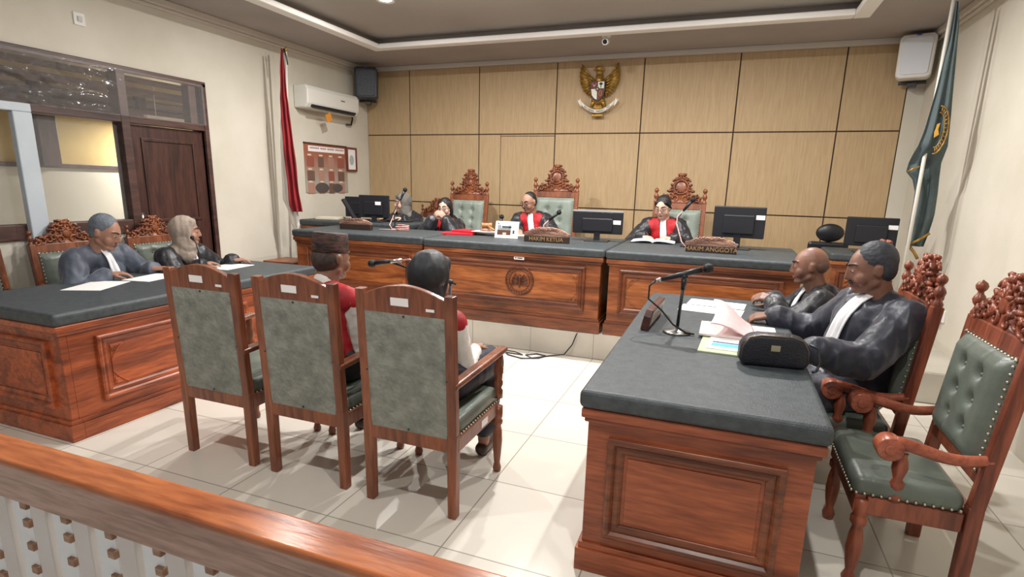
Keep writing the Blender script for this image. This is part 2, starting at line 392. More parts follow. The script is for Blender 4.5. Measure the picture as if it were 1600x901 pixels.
# outside corridor
OW = -7.6
ow = MB().b2(OW-.1, OW, -4, 9, -.1, 1.62); struct('wall_outside', ow, mat('outside_wall_pale', (206, 200, 184), .9, var=(192, 186, 170), scale=1.5))
struct('wall_outside_upper', MB().b2(OW-.12, OW-.02, -4, 9, 1.62, 3.0), mat('outside_wall_ochre', (206, 180, 120), .9, var=(190, 162, 100), scale=2))
op = MB()
for y, ww in ((1.6, .12), (3.05, .14), (4.35, .2), (5.6, .12), (6.9, .12)): op.b2(OW-.02, OW+.08, y, y+ww, 1.62, 2.6)
op.b2(OW-.02, OW+.1, -4, 9, 2.26, 2.4); op.b2(OW-.02, OW+.03, -4, 9, 1.6, 1.65)
struct('trim_10', op, DKW, bevel=.005)
rf = MB(); rm = Matrix.Rotation(.22, 3, 'Y')
rf.box((-6.6, 3, 2.78), (2.9, 12, .03), rm)
struct('ceiling_outside', rf, mat('outside_roof_boards', (128, 100, 84), .8, var=(78, 58, 48), scale=5, stretch=(1, 3, 1)))
rb = MB()
for k in range(6): rb.box((-5.5-k*.42, 3, 3.0-.094*k-.06), (.07, 12, .1), rm)
for k in range(22): rb.box((-6.6, -2+k*.5, 2.76), (2.9, .05, .05), rm)
struct('trim_11', rb, wood('rafter_wood', (112, 84, 70), (60, 42, 36), 'y', .6))
struct('floor_outside', MB().b2(OW, XL-.15, -4, 9, -.12, -.02), RISER)

ol = thing('corridor_fill', 'white tube lamp added under the outside corridor roof to brighten it', 'lamp', (-7.15, 6.05, 2.24))  # added to raise the light outside, set at a bright patch
MB().cyl((0, -.6, 0), (0, .6, 0), .02).build('tube', mat('tube_glow', (255, 252, 245), .5, emit=6), ol, smooth=True)
hm_ = MB().b2(-.03, .03, -.65, .65, .02, .06); hm_.cyl((0, -.5, .05), (0, -.5, .54), .006); hm_.cyl((0, .5, .05), (0, .5, .54), .006); hm_.build('housing', WHITE, ol)
L = bpy.data.lights.new('corridor_fill_light', 'AREA'); L.shape = 'RECTANGLE'; L.size = .1; L.size_y = 1.2; L.energy = 90; L.color = (1, .97, .92)
lo = bpy.data.objects.new('corridor_fill_light', L); COL.objects.link(lo); lo.parent = ol; lo.location = (0, 0, -.03)
# ------------------------------------------------------------------ desks
def panel(mb_m, mb_f, mb_c, ax, at, s0, s1, z0, z1, sign, carve=True):
    """raised panel on a face; ax 'x': face runs along x at y=at, outward sign along y; ax 'y': runs along y at x=at"""
    def bx(mb, a0, a1, b0, b1, d0, d1):
        if ax == 'x': mb.b2(a0, a1, at+sign*d0, at+sign*d1, b0, b1)
        else: mb.b2(at+sign*d0, at+sign*d1, a0, a1, b0, b1)
    t = .032
    def pt(a, z, d): return (a, at+sign*d, z) if ax == 'x' else (at+sign*d, a, z)
    def ring(k, dd):
        o = [(s0+k, z0+k), (s1-k, z0+k), (s1-k, z1-k), (s0+k, z1-k)]; i = [(s0+k+t, z0+k+t), (s1-k-t, z0+k+t), (s1-k-t, z1-k-t), (s0+k+t, z1-k-t)]
        V = [[mb_m.bm.verts.new(mb_m.xf @ Vector(pt(p[0], p[1], d))) for p in q] for q, d in ((o, -.004), (o, dd*.75), ([((a_[0]*2+b_[0])/3, (a_[1]*2+b_[1])/3) for a_, b_ in zip(o, i)], dd), ([((a_[0]+b_[0]*2)/3, (a_[1]+b_[1]*2)/3) for a_, b_ in zip(o, i)], dd*.9), (i, dd*.35), (i, -.004))]
        for A, B in zip(V, V[1:]+V[:1]):
            for j in range(4): mb_m.bm.faces.new((A[j], A[(j+1) % 4], B[(j+1) % 4], B[j]))
    ring(0, .026); ring(t-.001, .014)
    bx(mb_f, s0+2*t+.012, s1-2*t-.012, z0+2*t+.012, z1-2*t-.012, -.004, .006)
    if carve:
        for sx, ox in ((1, s0+2*t), (-1, s1-2*t)):
            for sz, oz in ((1, z0+2*t), (-1, z1-2*t)):
                mc = MB(); mc.xf = mb_m.xf.copy(); mb_c.append(mc)
                P = lambda u, v, d: pt(ox+sx*u, oz+sz*v, d)
                mc.tube([P(.105, .012, .008), P(.075, .028, .009), (P(.05, .05, .009)), P(.028, .075, .009), P(.012, .105, .008)], .004, 6)
                for j in range(4):
                    a = PI/2*(j+.5)/4; mc.cap(P(.018, .018, .006), .003, P(.018+.036*math.cos(a), .018+.036*math.sin(a), .008), .0055, 7)
def desk(name, label, x0, x1, y0, y1, z0, z1, faces, topm=TOP, over=.035, group=None, cat='desk', cw=WX, fw=WPX, opening='+y'):
    t = thing(name, label, cat, ((x0+x1)/2, (y0+y1)/2, z0), 0, group)
    off = Vector((-(x0+x1)/2, -(y0+y1)/2, -z0)); X = Matrix.Translation(off)
    def nb(): m = MB(); m.xf = X; return m
    b = nb(); th = .04
    if opening != '-y': b.b2(x0, x1, y0, y0+th, z0, z1-.075)
    if opening != '+y': b.b2(x0, x1, y1-th, y1, z0, z1-.075)
    if opening != '-x': b.b2(x0, x0+th, y0+(th if opening != '-y' else 0), y1-(th if opening != '+y' else 0), z0, z1-.075)
    if opening != '+x': b.b2(x1-th, x1, y0+(th if opening != '-y' else 0), y1-(th if opening != '+y' else 0), z0, z1-.075)
    b.build('body', cw, t, bevel=.004)
    b = nb()
    for e, za, zb_ in ((.022, z0, z0+.10), (.012, z0+.10, z0+.125)):
        if opening != '-y': b.b2(x0-e, x1+e, y0-e, y0+.05, za, zb_)
        if opening != '+y': b.b2(x0-e, x1+e, y1-.05, y1+e, za, zb_)
        ya = y0+.05 if opening != '-y' else y0-e; yb_ = y1-.05 if opening != '+y' else y1+e
        if opening != '-x': b.b2(x0-e, x0+.05, ya, yb_, za, zb_)
        if opening != '+x': b.b2(x1-.05, x1+e, ya, yb_, za, zb_)
    b.build('plinth', WMX if cw is WX else cw, t, bevel=.003)
    b = nb(); b.b2(x0-.025, x1+.025, y0-.025, y1+.025, z1-.115, z1-.075); b.b2(x0-.014, x1+.014, y0-.014, y1+.014, z1-.135, z1-.115); b.build('cornice', cw, t, bevel=.007)
    b = nb(); b.b2(x0-over, x1+over, y0-over, y1+over, z1-.075, z1); b.build('table_top', topm, t, bevel=.024, seg=4)
    for f in faces:
        m_, f_, c_ = nb(), nb(), []; panel(m_, f_, c_, *f)
        o = f_.build('front_panel', fw, t, bevel=.004); m_.build('panel_moulding', cw if cw is WY else WMX, o, bevel=.002)
        for q in c_: q.build('corner_carving', fw, o, smooth=True)
    return t
BZ = 1.0
BY = 4.84
bL = desk('judges_bench', 'left section of the long judges bench, wooden with black top, behind the capped man', -4.33, -2.792, BY, 5.58, ZP, BZ+.012, [('x', BY, -4.2, -2.90, ZP+.2, BZ-.15, -1), ('y', -4.33, BY+.1, 5.48, ZP+.2, BZ-.15, -1)], cat='desk')
bM = desk('judges_bench', 'middle section of the judges bench with carved round seal and white sticker', -2.72, -.987, BY, 5.93, ZP, BZ+.004, [('x', BY, -2.62, -1.12, ZP+.19, BZ-.16, -1)])
bR = desk('judges_bench', 'right section of the judges bench below the monitor, behind the microphone', -.915, .60, BY+.01, 5.97, ZP, BZ, [('x', BY+.01, -.82, .48, ZP+.19, BZ-.16, -1)])
# round seal carved on the bench front, sticker, small marks
X = Matrix.Translation(-Vector(bM.location))
sx, sz = -1.742, .665
m_ = MB(); m_.xf = X
m_.tube([(sx+.135*math.cos(a*PI/20), BY-.009, sz+.135*math.sin(a*PI/20)) for a in range(40)], .007, 8, True)
m_.tube([(sx+.10*math.cos(a*PI/20), BY-.009, sz+.10*math.sin(a*PI/20)) for a in range(40)], .005, 8, True)
for k in range(28):
    a = k*2*PI/28; m_.sph((sx+.118*math.cos(a), BY-.01, sz+.118*math.sin(a)), (.006, .004, .008), 8)
m_.cap((sx, BY-.009, sz-.06), .008, (sx, BY-.009, sz+.05), .012, 10)
for s_ in (-1, 1):
    for k in range(5):
        a = -.2+k*.38; m_.cap((sx+s_*.015, BY-.009, sz-.04+k*.016), .005, (sx+s_*(.03+.045*math.cos(a)), BY-.009, sz-.03+.05*math.sin(a)+k*.01), .009, 8)
m_.build('carved_seal', wood('wood_seal', (112, 58, 34), (60, 30, 18), 'x'), bM, smooth=True)
m_ = MB(); m_.xf = X; st = m_.b2(-1.80, -1.70, BY-.0175, BY-.0135, .862, .892).build('sticker', PAPER, bM)
m_ = MB(); m_.xf = X; m_.sph((-1.782, BY-.018, .878), (.006, .002, .007), 8); m_.b2(-1.765, -1.715, BY-.0185, BY-.017, .872, .880); m_.build('sticker_mark', BLACKP, st)
# clerk desk behind left section
cd = desk('clerk_desk', 'wooden clerk desk behind the left end of the judges bench', -4.98, -3.52, 5.70, 6.25, ZP, 1.05, [('x', 5.70, -4.88, -4.4, ZP+.2, .86, -1)])
sd_ = desk('side_desk', 'small wooden desk carrying a monitor beside the green flag', .98, 1.40, 5.95, 6.5, ZP, .99, [('x', 5.95, 1.02, 1.36, ZP+.2, .83, -1)])
# left party desk, right party desk
ld = desk('party_desk', 'left party desk with black top, papers and two robed people behind it', -4.40, -3.455, 1.93, 4.03, 0, .775, [('y', -3.455, 2.12, 3.26, .19, .60, 1), ('y', -3.455, 3.36, 3.92, .19, .60, 1), ('x', 1.93, -4.30, -3.56, .19, .60, -1, False)], cw=WY, fw=WPY, opening='-x')
kb = MB(); kb.xf = Matrix.Translation(-Vector(ld.location)); kb.cyl((-3.45, 3.42, .52), (-3.41, 3.42, .52), .007, .012, 12); kb.build('knob', STEEL, ld, smooth=True)
rd = desk('party_desk', 'right party desk in the foreground with black top, bag and microphone', -.42, .375, 2.0, 4.16, 0, .785, [('x', 2.0, -.335, .29, .17, .60, -1, False), ('y', -.42, 2.15, 3.0, .17, .60, -1), ('y', -.42, 3.1, 4.0, .17, .60, -1)], cw=wood('wood_party_desk', (172, 92, 56), (112, 54, 32), 'x'), fw=wood('wood_party_panel', (178, 96, 58), (120, 60, 36), 'x'), opening='+x')

# ------------------------------------------------------------------ carved chairs
def curl(mb, c, r, turns, start, th, yy, s=1):
    pts = []; rr = []
    N = 18
    for i in range(N+1):
        t = i/N; a = start + s*t*turns*2*PI; q = r*(1-.8*t)
        pts.append((c[0]+q*math.cos(a), yy, c[1]+q*math.sin(a))); rr.append(th*(1-.45*t))
    mb.tube(pts, rr, 6)
def crest(mb, w, h, medallion):
    """carved crest standing on z=0, width w, height h"""
    half = [(0, h), (.05, h*.98), (.075, h*.9), (.12, h*.87), (.15, h*.78), (.17, h*.62), (.21, h*.60), (.235, h*.5), (.205, h*.42), (.22, h*.32), (.28, h*.30), (.33, h*.2), (.37, h*.26), (.42, h*.2), (.47, h*.1), (.5, 0)]
    half = [(x*w, z) for x, z in half]
    pts = half + [(-x, z) for x, z in half[::-1][:]][0:-1]
    mb.prism(pts, .026)
    for s in (-1, 1):
        for yy in (-.016, .016):
            for (cx, cz, r, st) in ((.06, .9, .05, 1), (.13, .74, .05, 0), (.2, .5, .05, 2), (.12, .42, .055, 1.5), (.27, .2, .06, .5), (.37, .14, .06, 1), (.44, .08, .04, 2), (.1, .16, .07, 0), (.2, .3, .05, 2.5)):
                curl(mb, (s*cx*w, cz*h), r*w*1.15, 1.1, st if s > 0 else PI-st, .011, yy, s)
        for (cx, cz, a, L) in ((.09, .8, .9, .06), (.17, .62, .3, .06), (.03, .95, 1.4, .04), (.24, .42, .1, .05), (.33, .26, .8, .05), (.15, .27, 1.2, .07), (.42, .18, .9, .04)):
            for yy in (-.018, .018):
                p0 = Vector((s*cx*w, yy, cz*h)); mb.cap(p0, .015, p0+Vector((s*math.cos(a)*L*.45, 0, math.sin(a)*L*.4)), .010, 8)
    for yy in (-.02, .02):
        if medallion:
            mb.tube([(.15*w*math.cos(k*PI/14), yy, h*.55+.15*w*math.sin(k*PI/14)) for k in range(28)], .009, 6, True)
            mb.sph((0, yy, h*.55), (.12*w, .01, .12*w), 14)
        else:
            mb.sph((0, yy, h*.5), (.07*w, .012, .09*w), 12)
            for k in range(-2, 3): mb.cap((0, yy, h*.6), .012, (k*.045*w, yy*1.2, h*.82-abs(k)*.02), .010, 7)
        mb.sph((0, yy, h*.95), .018, 10)
FIN = [(.012, 0), (.02, .01), (.024, .03), (.016, .045), (.012, .055), (.022, .07), (.026, .085), (.02, .1), (.012, .11), (.011, .118), (.02, .128), (.024, .142), (.018, .156), (.006, .164), (.001, .168)]
def carved_chair(name, label, loc, rz, w=.56, seat=.46, back=.95, crest_h=.2, fin_s=1, lea=LEA, wd=CV, medallion=False, group=None, depth=.5, lean=.10, armw=None, arm_in=0, arm_h=.215):
    t = thing(name, label, 'chair', loc, rz, group)
    yb = depth/2
    zt = back   # top of leather frame
    def L(z): return yb + lean*max(0, (z-seat))/(.6)    # y of the back at height z
    pw = .05
    for s in (-1, 1):
        m = MB(); x = s*(w/2-pw/2)
        m.prism([(0, 0)]*0 or [(-pw/2, 0), (pw/2, 0), (pw/2, 1), (-pw/2, 1)], pw, Matrix.Translation((x, yb, 0)) @ Matrix.Diagonal((1, 1, seat, 1)))
        a = Vector((x, yb, seat-.02)); b = Vector((x, L(zt), zt)); mm, LL = axis_mat(a, b)
        q = (b-a).normalized(); rot = Matrix.Rotation(-math.atan2(q.y, q.z), 3, 'X')
        m.box((a+b)/2, (pw-.003, pw-.003, LL+.03), rot)
        m.build('back_post', wd, t, bevel=.006)
        m = MB(); m.xf = Matrix.Translation((x, L(zt), zt-.005)) @ Matrix.Diagonal((fin_s, fin_s, fin_s*1.05, 1)); m.lathe(FIN); m.build('finial', wd, t, smooth=True)
    rot = Matrix.Rotation(-math.atan2(lean, .6), 4, 'X')
    m = MB(); m.xf = Matrix.Translation((0, L(zt-.02), zt-.02)) @ rot
    m.box((0, 0, .0), (w-2*pw+.01, .042, .07)); m.build('top_rail', wd, t, bevel=.006)
    m = MB(); m.xf = Matrix.Translation((0, L(zt), zt+.01)) @ rot
    crest(m, w-2*pw+.03, crest_h, medallion); m.build('carved_crest', wd, t, smooth=True)
    zb = seat+.13
    m = MB(); m.xf = Matrix.Translation((0, L(zb-.02), zb-.02)) @ rot; m.box((0, 0, 0), (w-2*pw+.01, .042, .06)); m.build('lower_rail', wd, t, bevel=.006)
    # tufted leather pad, both sides
    bw, bh = w-2*pw, zt-.05-zb
    def pad(u, v):
        x = (u-.5)*bw; z = v*bh; e = min(u, 1-u)*bw; f = min(v, 1-v)*bh
        k = min(1, e/.05)*min(1, f/.05); d = .045*math.sqrt(max(0, k))
        for bi in (-1, 1):
            for bj in range(3):
                bx_, bz_ = bi*bw*.17, bh*(.25+.25*bj)
                r = math.hypot(x-bx_, z-bz_); d -= .026*math.exp(-(r/.028)**2)
            d -= .008*math.exp(-((x-bi*bw*.17)/.008)**2)*k
        return (x, -.018-d, z)
    m = MB(); m.xf = Matrix.Translation((0, L(zb), zb)) @ rot
    m.grid(pad, 36, 40)
    m.box((0, .004, bh/2), (bw, .035, bh))
    pdo = m.build('back_cushion', lea, t, smooth=False)
    for p in pdo.data.polygons: p.use_smooth = True
    for bi in (-1, 1):
        for bj in range(3):
            m = MB(); m.xf = Matrix.Translation((0, L(zb), zb)) @ rot; m.sph((bi*bw*.17, -.042, bh*(.25+.25*bj)), .009, 8); m.build('button', lea, pdo, smooth=True)
    m = MB(); m.xf = Matrix.Translation((0, L(zb), zb)) @ rot; n = int(bh/.028)
    for k in range(n+1):
        for s in (-1, 1): m.sph((s*(bw/2-.006), -.026, bh*k/n), (.007, .006, .007), 6)
    for k in range(int(bw/.028)+1): m.sph((-bw/2+k*.028, -.026, bh-.004), (.007, .006, .007), 6)
    m.build('nail_trim', NAIL, pdo, smooth=True)
    aw = armw or w
    m = MB()
    m.b2(-aw/2+.02, aw/2-.02, -depth/2+.0, -depth/2+.04, seat-.11, seat-.03); m.b2(-w/2+.01, w/2-.01, yb-.025, yb+.02, seat-.11, seat-.03)
    for s in (-1, 1): m.b2(s*(aw/2-.03)-.02, s*(aw/2-.03)+.02, -depth/2+.042, yb-.028, seat-.108, seat-.032)
    m.build('seat_rail', wd, t, bevel=.006)
    m = MB(); m.b2(-aw/2+.01, aw/2-.01, -depth/2-.015, yb-.03, seat-.04, seat+.045); m.build('seat', lea, t, bevel=.035, seg=4, smooth=True)
    m = MB()
    for k in range(int((aw-.04)/.028)+1): m.sph((-aw/2+.02+k*.028, -depth/2-.014, seat-.02), .006, 6)
    m.build('seat_nail_trim', NAIL, t, smooth=True)
    for s in (-1, 1):
        m = MB()
        for k in range(int(depth/.028)): m.sph((s*(aw/2-.01), -depth/2+k*.028, seat-.02), .006, 6)
        m.build('seat_nail_trim', NAIL, t, smooth=True)
    for s in (-1, 1):
        x = s*(aw/2-.03); yf = -depth/2+.03
        MB().lathe([(.022, 0), (.028, .03), (.016, .06), (.024, .1), (.03, .16), (.026, .22), (.018, .26), (.03, .275), (.03, .3), (.022, .31), (.028, .32), (.028, seat-.05)], (x, yf, 0), n=14).build('front_leg', wd, t, smooth=True)
        ah = seat+arm_h
        MB().lathe([(.026, 0), (.026, .02), (.016, .035), (.026, .055), (.026, .07), (.016, .085), (.028, .13), (.024, .16), (.018, .18), (.02, ah-seat+.012)], (x, yf+arm_in, seat-.03), n=14).build('arm_support', wd, t, smooth=True)
        m = MB(); pts = []; rr = []
        xb = s*(w/2-.02)
        for k in range(15):
            q = k/14; pts.append((x*(1-q)+xb*q, yf-.03+arm_in+(yb+.03-yf+.02-arm_in)*q, ah+.015*math.cos(q*PI*1.6)+.005)); rr.append(.026-.006*q)
        m.xf = Matrix.Identity(4); m.tube(pts, rr, 10)
        p = pts[0]
        m.cyl((p[0]-.036, p[1]-.018, p[2]-.02), (p[0]+.036, p[1]-.018, p[2]-.02), .046, .046, 20)
        m.cyl((p[0]-.042, p[1]-.018, p[2]-.02), (p[0]+.042, p[1]-.018, p[2]-.02), .02, .02, 14)
        m.build('armrest', CVA if wd is CVR else wd, t, smooth=True, bevel=.004)
    return t
def place_rz(front): return math.atan2(front[0], -front[1])
# judges' chairs (on the platform)
carved_chair('carved_chair', 'tall carved chair with green leather back behind the woman judge with clasped hands', (-3.175, 6.42, ZP), 0, w=.55, seat=.46, back=1.13, crest_h=.33, fin_s=1.1, lea=LEAP)
carved_chair('carved_chair', 'tallest carved chair with round medallion crest behind the presiding judge', (-2.0, 6.42, ZP), 0, w=.585, seat=.46, back=1.2, crest_h=.33, fin_s=1.1, lea=LEAP, medallion=True)
carved_chair('carved_chair', 'tall carved chair with green leather back behind the judge reading at right', (-.515, 6.42, ZP), 0, w=.585, seat=.46, back=1.11, crest_h=.34, fin_s=1.1, lea=LEAP, medallion=True)
carved_chair('carved_chair', 'low carved chair with small crest behind the woman in the grey headscarf', (-3.80, 6.72, ZP), 0, w=.50, seat=.44, back=.86, crest_h=.2, fin_s=.8, lea=LEAP)
# left chairs, facing the room
for y, lb in ((2.22, 'carved chair cut by the left edge of the picture'), (2.96, 'carved chair behind the robed man at the left desk'), (3.72, 'carved chair behind the woman in beige headscarf at left desk')):
    carved_chair('carved_chair', lb, (-4.71, y, 0), PI/2, w=.56, seat=.46, back=.98, crest_h=.17, fin_s=.75, lea=LEAD, lean=.08, depth=.42)
for x, y, a, lb in ((.66, 4.02, 0, 'carved chair of the bald lawyer, mostly hidden behind the moustached lawyer'), (.67, 3.20, .0, 'carved chair behind the moustached lawyer, its crest beside the white flag pole'), (.77, 2.57, .0, 'empty carved chair with tufted green leather back at the right edge')):
    carved_chair('carved_chair', lb, (x, y, 0), -PI/2+a, w=.55, seat=.43, back=1.04, crest_h=.20, fin_s=.95, lea=LEAD, wd=CVR, lean=.06, depth=.38, arm_in=.10, arm_h=.18)

# ------------------------------------------------------------------ witness chairs
def witness_chair():
    t = thing('armchair', 'wooden armchair with grey backing', 'chair')
    # faces +Y (away from camera); local origin between rear legs
    w = .50; D = .54; H = 1.07; xo = w/2-.025
    def yb(z): return 0 if z < .42 else -.03*(z-.42)/.65
    for s in (-1, 1):
        m = MB()
        m.prism([(-.021, 0), (.021, 0), (.025, .42), (-.025, .42)], .045, Matrix.Translation((s*xo, 0, 0)))
        m.build('rear_leg', CH, t, bevel=.005)
        m = MB(); a = Vector((s*xo, 0, .40)); b = Vector((s*xo, yb(H), H)); q = (b-a).normalized(); rot = Matrix.Rotation(-math.atan2(q.y, q.z), 3, 'X')
        m.box((a+b)/2, (.045, .042, (b-a).length), rot); m.build('back_post', CH, t, bevel=.005)
        m = MB().lathe([(.02, 0), (.024, .02), (.016, .05), (.021, .1), (.027, .18), (.024, .24), (.018, .27), (.027, .285), (.027, .3), (.02, .31), (.026, .32), (.026, .38)], (s*(xo+.02), D-.05, 0), n=14); m.build('front_leg', CH, t, smooth=True)
        m = MB().lathe([(.024, 0), (.024, .04), (.016, .055), (.024, .075), (.024, .09), (.015, .105), (.025, .14), (.025, .165), (.015, .19), (.022, .215), (.018, .23), (.018, .26)], (s*(xo+.02), D-.05, .43), n=14)
        m.build('arm_support', CH, t, smooth=True)
        m = MB(); p0 = Vector((s*xo, -.03, .655)); p1 = Vector((s*(xo+.025), D-.0, .69)); q = p1-p0
        rot = q.to_track_quat('Y', 'Z').to_matrix(); m.box((p0+p1)/2, (.055, q.length, .03), rot); m.build('armrest', CH, t, bevel=.01, seg=3)
    ang = math.atan2(.03, .65); R4 = Matrix.Rotation(ang, 4, 'X')
    # arched top rail
    zt = H-.075
    m = MB(); m.xf = Matrix.Translation((0, yb(zt), zt)) @ R4
    W = w-.07
    arc = [(-W/2+W*i/16, .05+.055*math.sin(PI*i/16)) for i in range(17)]
    m.prism([(-W/2, -.03)] + arc + [(W/2, -.03)], .036); tr_ = m.build('top_rail', CH, t, bevel=.006)
    m = MB(); m.xf = Matrix.Translation((0, yb(zt), zt)) @ R4; m.b2(-.062, .028, -.0205, -.018, .012, .048); m.build('label_sticker', PAPER, tr_)
    m = MB(); m.xf = Matrix.Translation((0, yb(zt), zt)) @ R4; m.b2(.115, .155, -.0205, -.018, .0, .012); m.build('label_sticker', PAPER, tr_)
    z0, z1 = .405, zt-.03
    m = MB(); zc = (z0+z1)/2; m.xf = Matrix.Translation((0, yb(zc)-.008, zc)) @ R4
    m.box((0, 0, 0), (W+.012, .02, z1-z0+.02)); bp = m.build('back_panel', BACKP, t, bevel=.006)
    m = MB(); m.xf = Matrix.Translation((0, yb(zc)-.008, zc)) @ R4
    m.bm.free()
    for (sx_, sz_) in ((0, .985), (-.97, 0), (.97, 0), (0, -.97)):
        m = MB(); m.xf = Matrix.Translation((0, yb(zc)-.008, zc)) @ R4; m.sph((sx_*W/2, -.011, sz_*(z1-z0)/2), .0055, 8); m.build('screw', BLACKP, bp, smooth=True)
    m = MB(); m.xf = Matrix.Translation((0, yb(zc), zc)) @ R4; m.box((0, .04, 0), (W-.02, .05, z1-z0)); m.build('back_cushion', LEAD, t, bevel=.02, seg=3)
    m = MB(); m.xf = Matrix.Translation((0, -.0, .368)) @ R4; m.box((0, 0, .0), (W, .038, .068)); m.build('lower_rail', CH, t, bevel=.005)
    m = MB(); m.b2(-xo, xo, D-.075, D-.04, .335, .40)
    for s in (-1, 1): m.prism([(0, .335), (D-.07, .335), (D-.07, .41), (0, .41)], .035, Matrix.Translation((s*(xo+.008), .0, 0)) @ Matrix.Rotation(PI/2, 4, 'Z'))
    sr = m.build('seat_rail', CH, t, bevel=.005)
    m = MB(); m.b2(xo+.0255, xo+.0275, D*.48, D*.62, .35, .385); m.build('label_sticker', PAPER, sr)
    m = MB(); m.b2(-xo-.015, xo+.015, .03, D-.03, .395, .485); m.build('seat', LEAD, t, bevel=.035, seg=4, smooth=True)
    m = MB()
    for s in (-1, 1):
        for k in range(18): m.sph((s*(xo+.018), .04+k*(D-.09)/17, .413), .0065, 6)
    for k in range(17): m.sph((-xo+k*2*xo/16, D-.028, .413), .0065, 6)
    m.build('nail_trim', NAIL, t, smooth=True)
    return t
wc = witness_chair(); wc.location = (-2.516, 2.13, 0); wc['label'] = 'empty wooden armchair with grey backing, leftmost of the row of three'
wc['group'] = 'armchairs for the defendants'
c2 = copy_tree(wc); c2.location = (-1.912, 2.13, 0); c2['label'] = 'middle wooden armchair of the three, man in patterned cap seated in it'
c3 = copy_tree(wc); c3.location = (-1.285, 2.11, 0); c3['label'] = 'wooden armchair right of the three, woman in black headscarf seated in it'

# ------------------------------------------------------------------ gallery rail
gt = thing('gallery_rail', 'long wooden gallery railing with pierced slats whitened by painted haze across the lower left foreground', 'railing', (-2.2, .83, 0))
X = Matrix.Translation((2.2, -.83, 0))
m = MB(); m.xf = X; m.b2(-4.9, .28, .784, .882, .778, .80); m.build('top_rail', RAIL, gt, bevel=.008, seg=4)
m = MB(); m.xf = X; m.b2(-4.9, .28, .795, .872, .735, .778); m.b2(-4.9, .28, .803, .864, .66, .735); m.build('apron', RAILS, gt, bevel=.006)
m = MB(); m.xf = X; m.b2(-4.9, .28, .80, .866, .06, .13); m.build('bottom_rail', RAILS, gt, bevel=.006)
SL = mat('hazed_slat', (226, 220, 214), .5, var=(218, 210, 202), scale=5)  # wooden slats, whitening haze painted into the colour
SLW = mat('hazed_slat_white', (242, 243, 242), .5)  # same slats with a stronger white haze in the colour
n = 0; x = -4.8
while x < .25:
    m = MB(); m.xf = X; m.b2(x, x+.062, .815, .852, .13, .66); b = m.build('slat', SL, gt, bevel=.003)
    m = MB(); m.xf = X; m.b2(x+.078, x+.155, .822, .846, .13, .66); b2_ = m.build('slat', SLW, gt, bevel=.003)
    for z in (.29, .37, .44, .515, .588, .645):
        m = MB(); m.xf = X; m.b2(x+.130, x+.158, .812, .856, z-.012, z+.012)
        m.build('block', wood('wood_block', (190, 150, 120), (150, 110, 84), 'x'), b2_, bevel=.003)
    x += .172

# ------------------------------------------------------------------ people
def head_geo(mb, H, R, fem=False, s=1.0):
    """head centred at H, R: 3x3 rotation, face towards local -Y"""
    old = mb.xf; mb.xf = mb.xf @ Matrix.Translation(H) @ R.to_4x4() @ Matrix.Diagonal((s, s, s, 1))
    def hs(u, v):
        a = u*2*PI; b = (v-.5)*PI; cb = math.cos(b)**(.78 if v < .5 else 1)
        x = cb*math.sin(a); y = -cb*math.cos(a); z = math.sin(b)
        sx, sy, sz = .074, .094, .112
        if z < 0:
            k = -z; sx *= 1-.20*k*k; 
            if y > 0: sy *= 1-.45*k
            else: sy *= 1-.06*k
            Y = y*sy - .012*k*(1 if y < 0 else .2)
        else: Y = y*sy + .006*z
        return (x*sx, Y, z*sz)
    mb.grid(hs, 28, 20)
    mb.sph((0, .012, .022), (.077, .09, .092), 18)
    mb.sph((0, -.066, -.092), (.028, .024, .021), 12)                          # chin
    mb.sph((0, -.058, -.058), (.036, .032, .032), 12)                          # muzzle
    for q in (-1, 1):
        mb.sph((q*.042, -.052, -.036), (.031, .030, .036), 12)                  # cheek
        mb.cap((q*.012, -.086, .027), .008, (q*.046, -.068, .030), .008, 8)     # brow ridge
        mb.sph((q*.031, -.0765, .0075), (.0150, .0125, .0072), 12); mb.sph((q*.031, -.0765, -.004), (.014, .0115, .004), 12)   # eyelids
        mb.sph((q*.012, -.094, -.034), (.008, .010, .008), 8)                   # nostril
        mb.sph((q*.080, .012, -.006), (.010, .019, .031), 10); mb.sph((q*.083, .018, .008), (.008, .015, .015), 8)
        mb.cap((q*.052, .0, -.062), .023, (q*.022, -.048, -.090), .022, 10)   # jaw
    mb.cap((0, -.088, .022), .008, (0, -.104, -.028), .0115, 10)                 # nose
    mb.sph((0, -.105, -.031), (.0115, .0115, .0095), 10)
    mb.cap((-.018, -.084, -.060), .0055, (.018, -.084, -.060), .0055, 8); mb.cap((-.014, -.082, -.071), .0065, (.014, -.082, -.071), .0065, 8)
    mb.xf = old
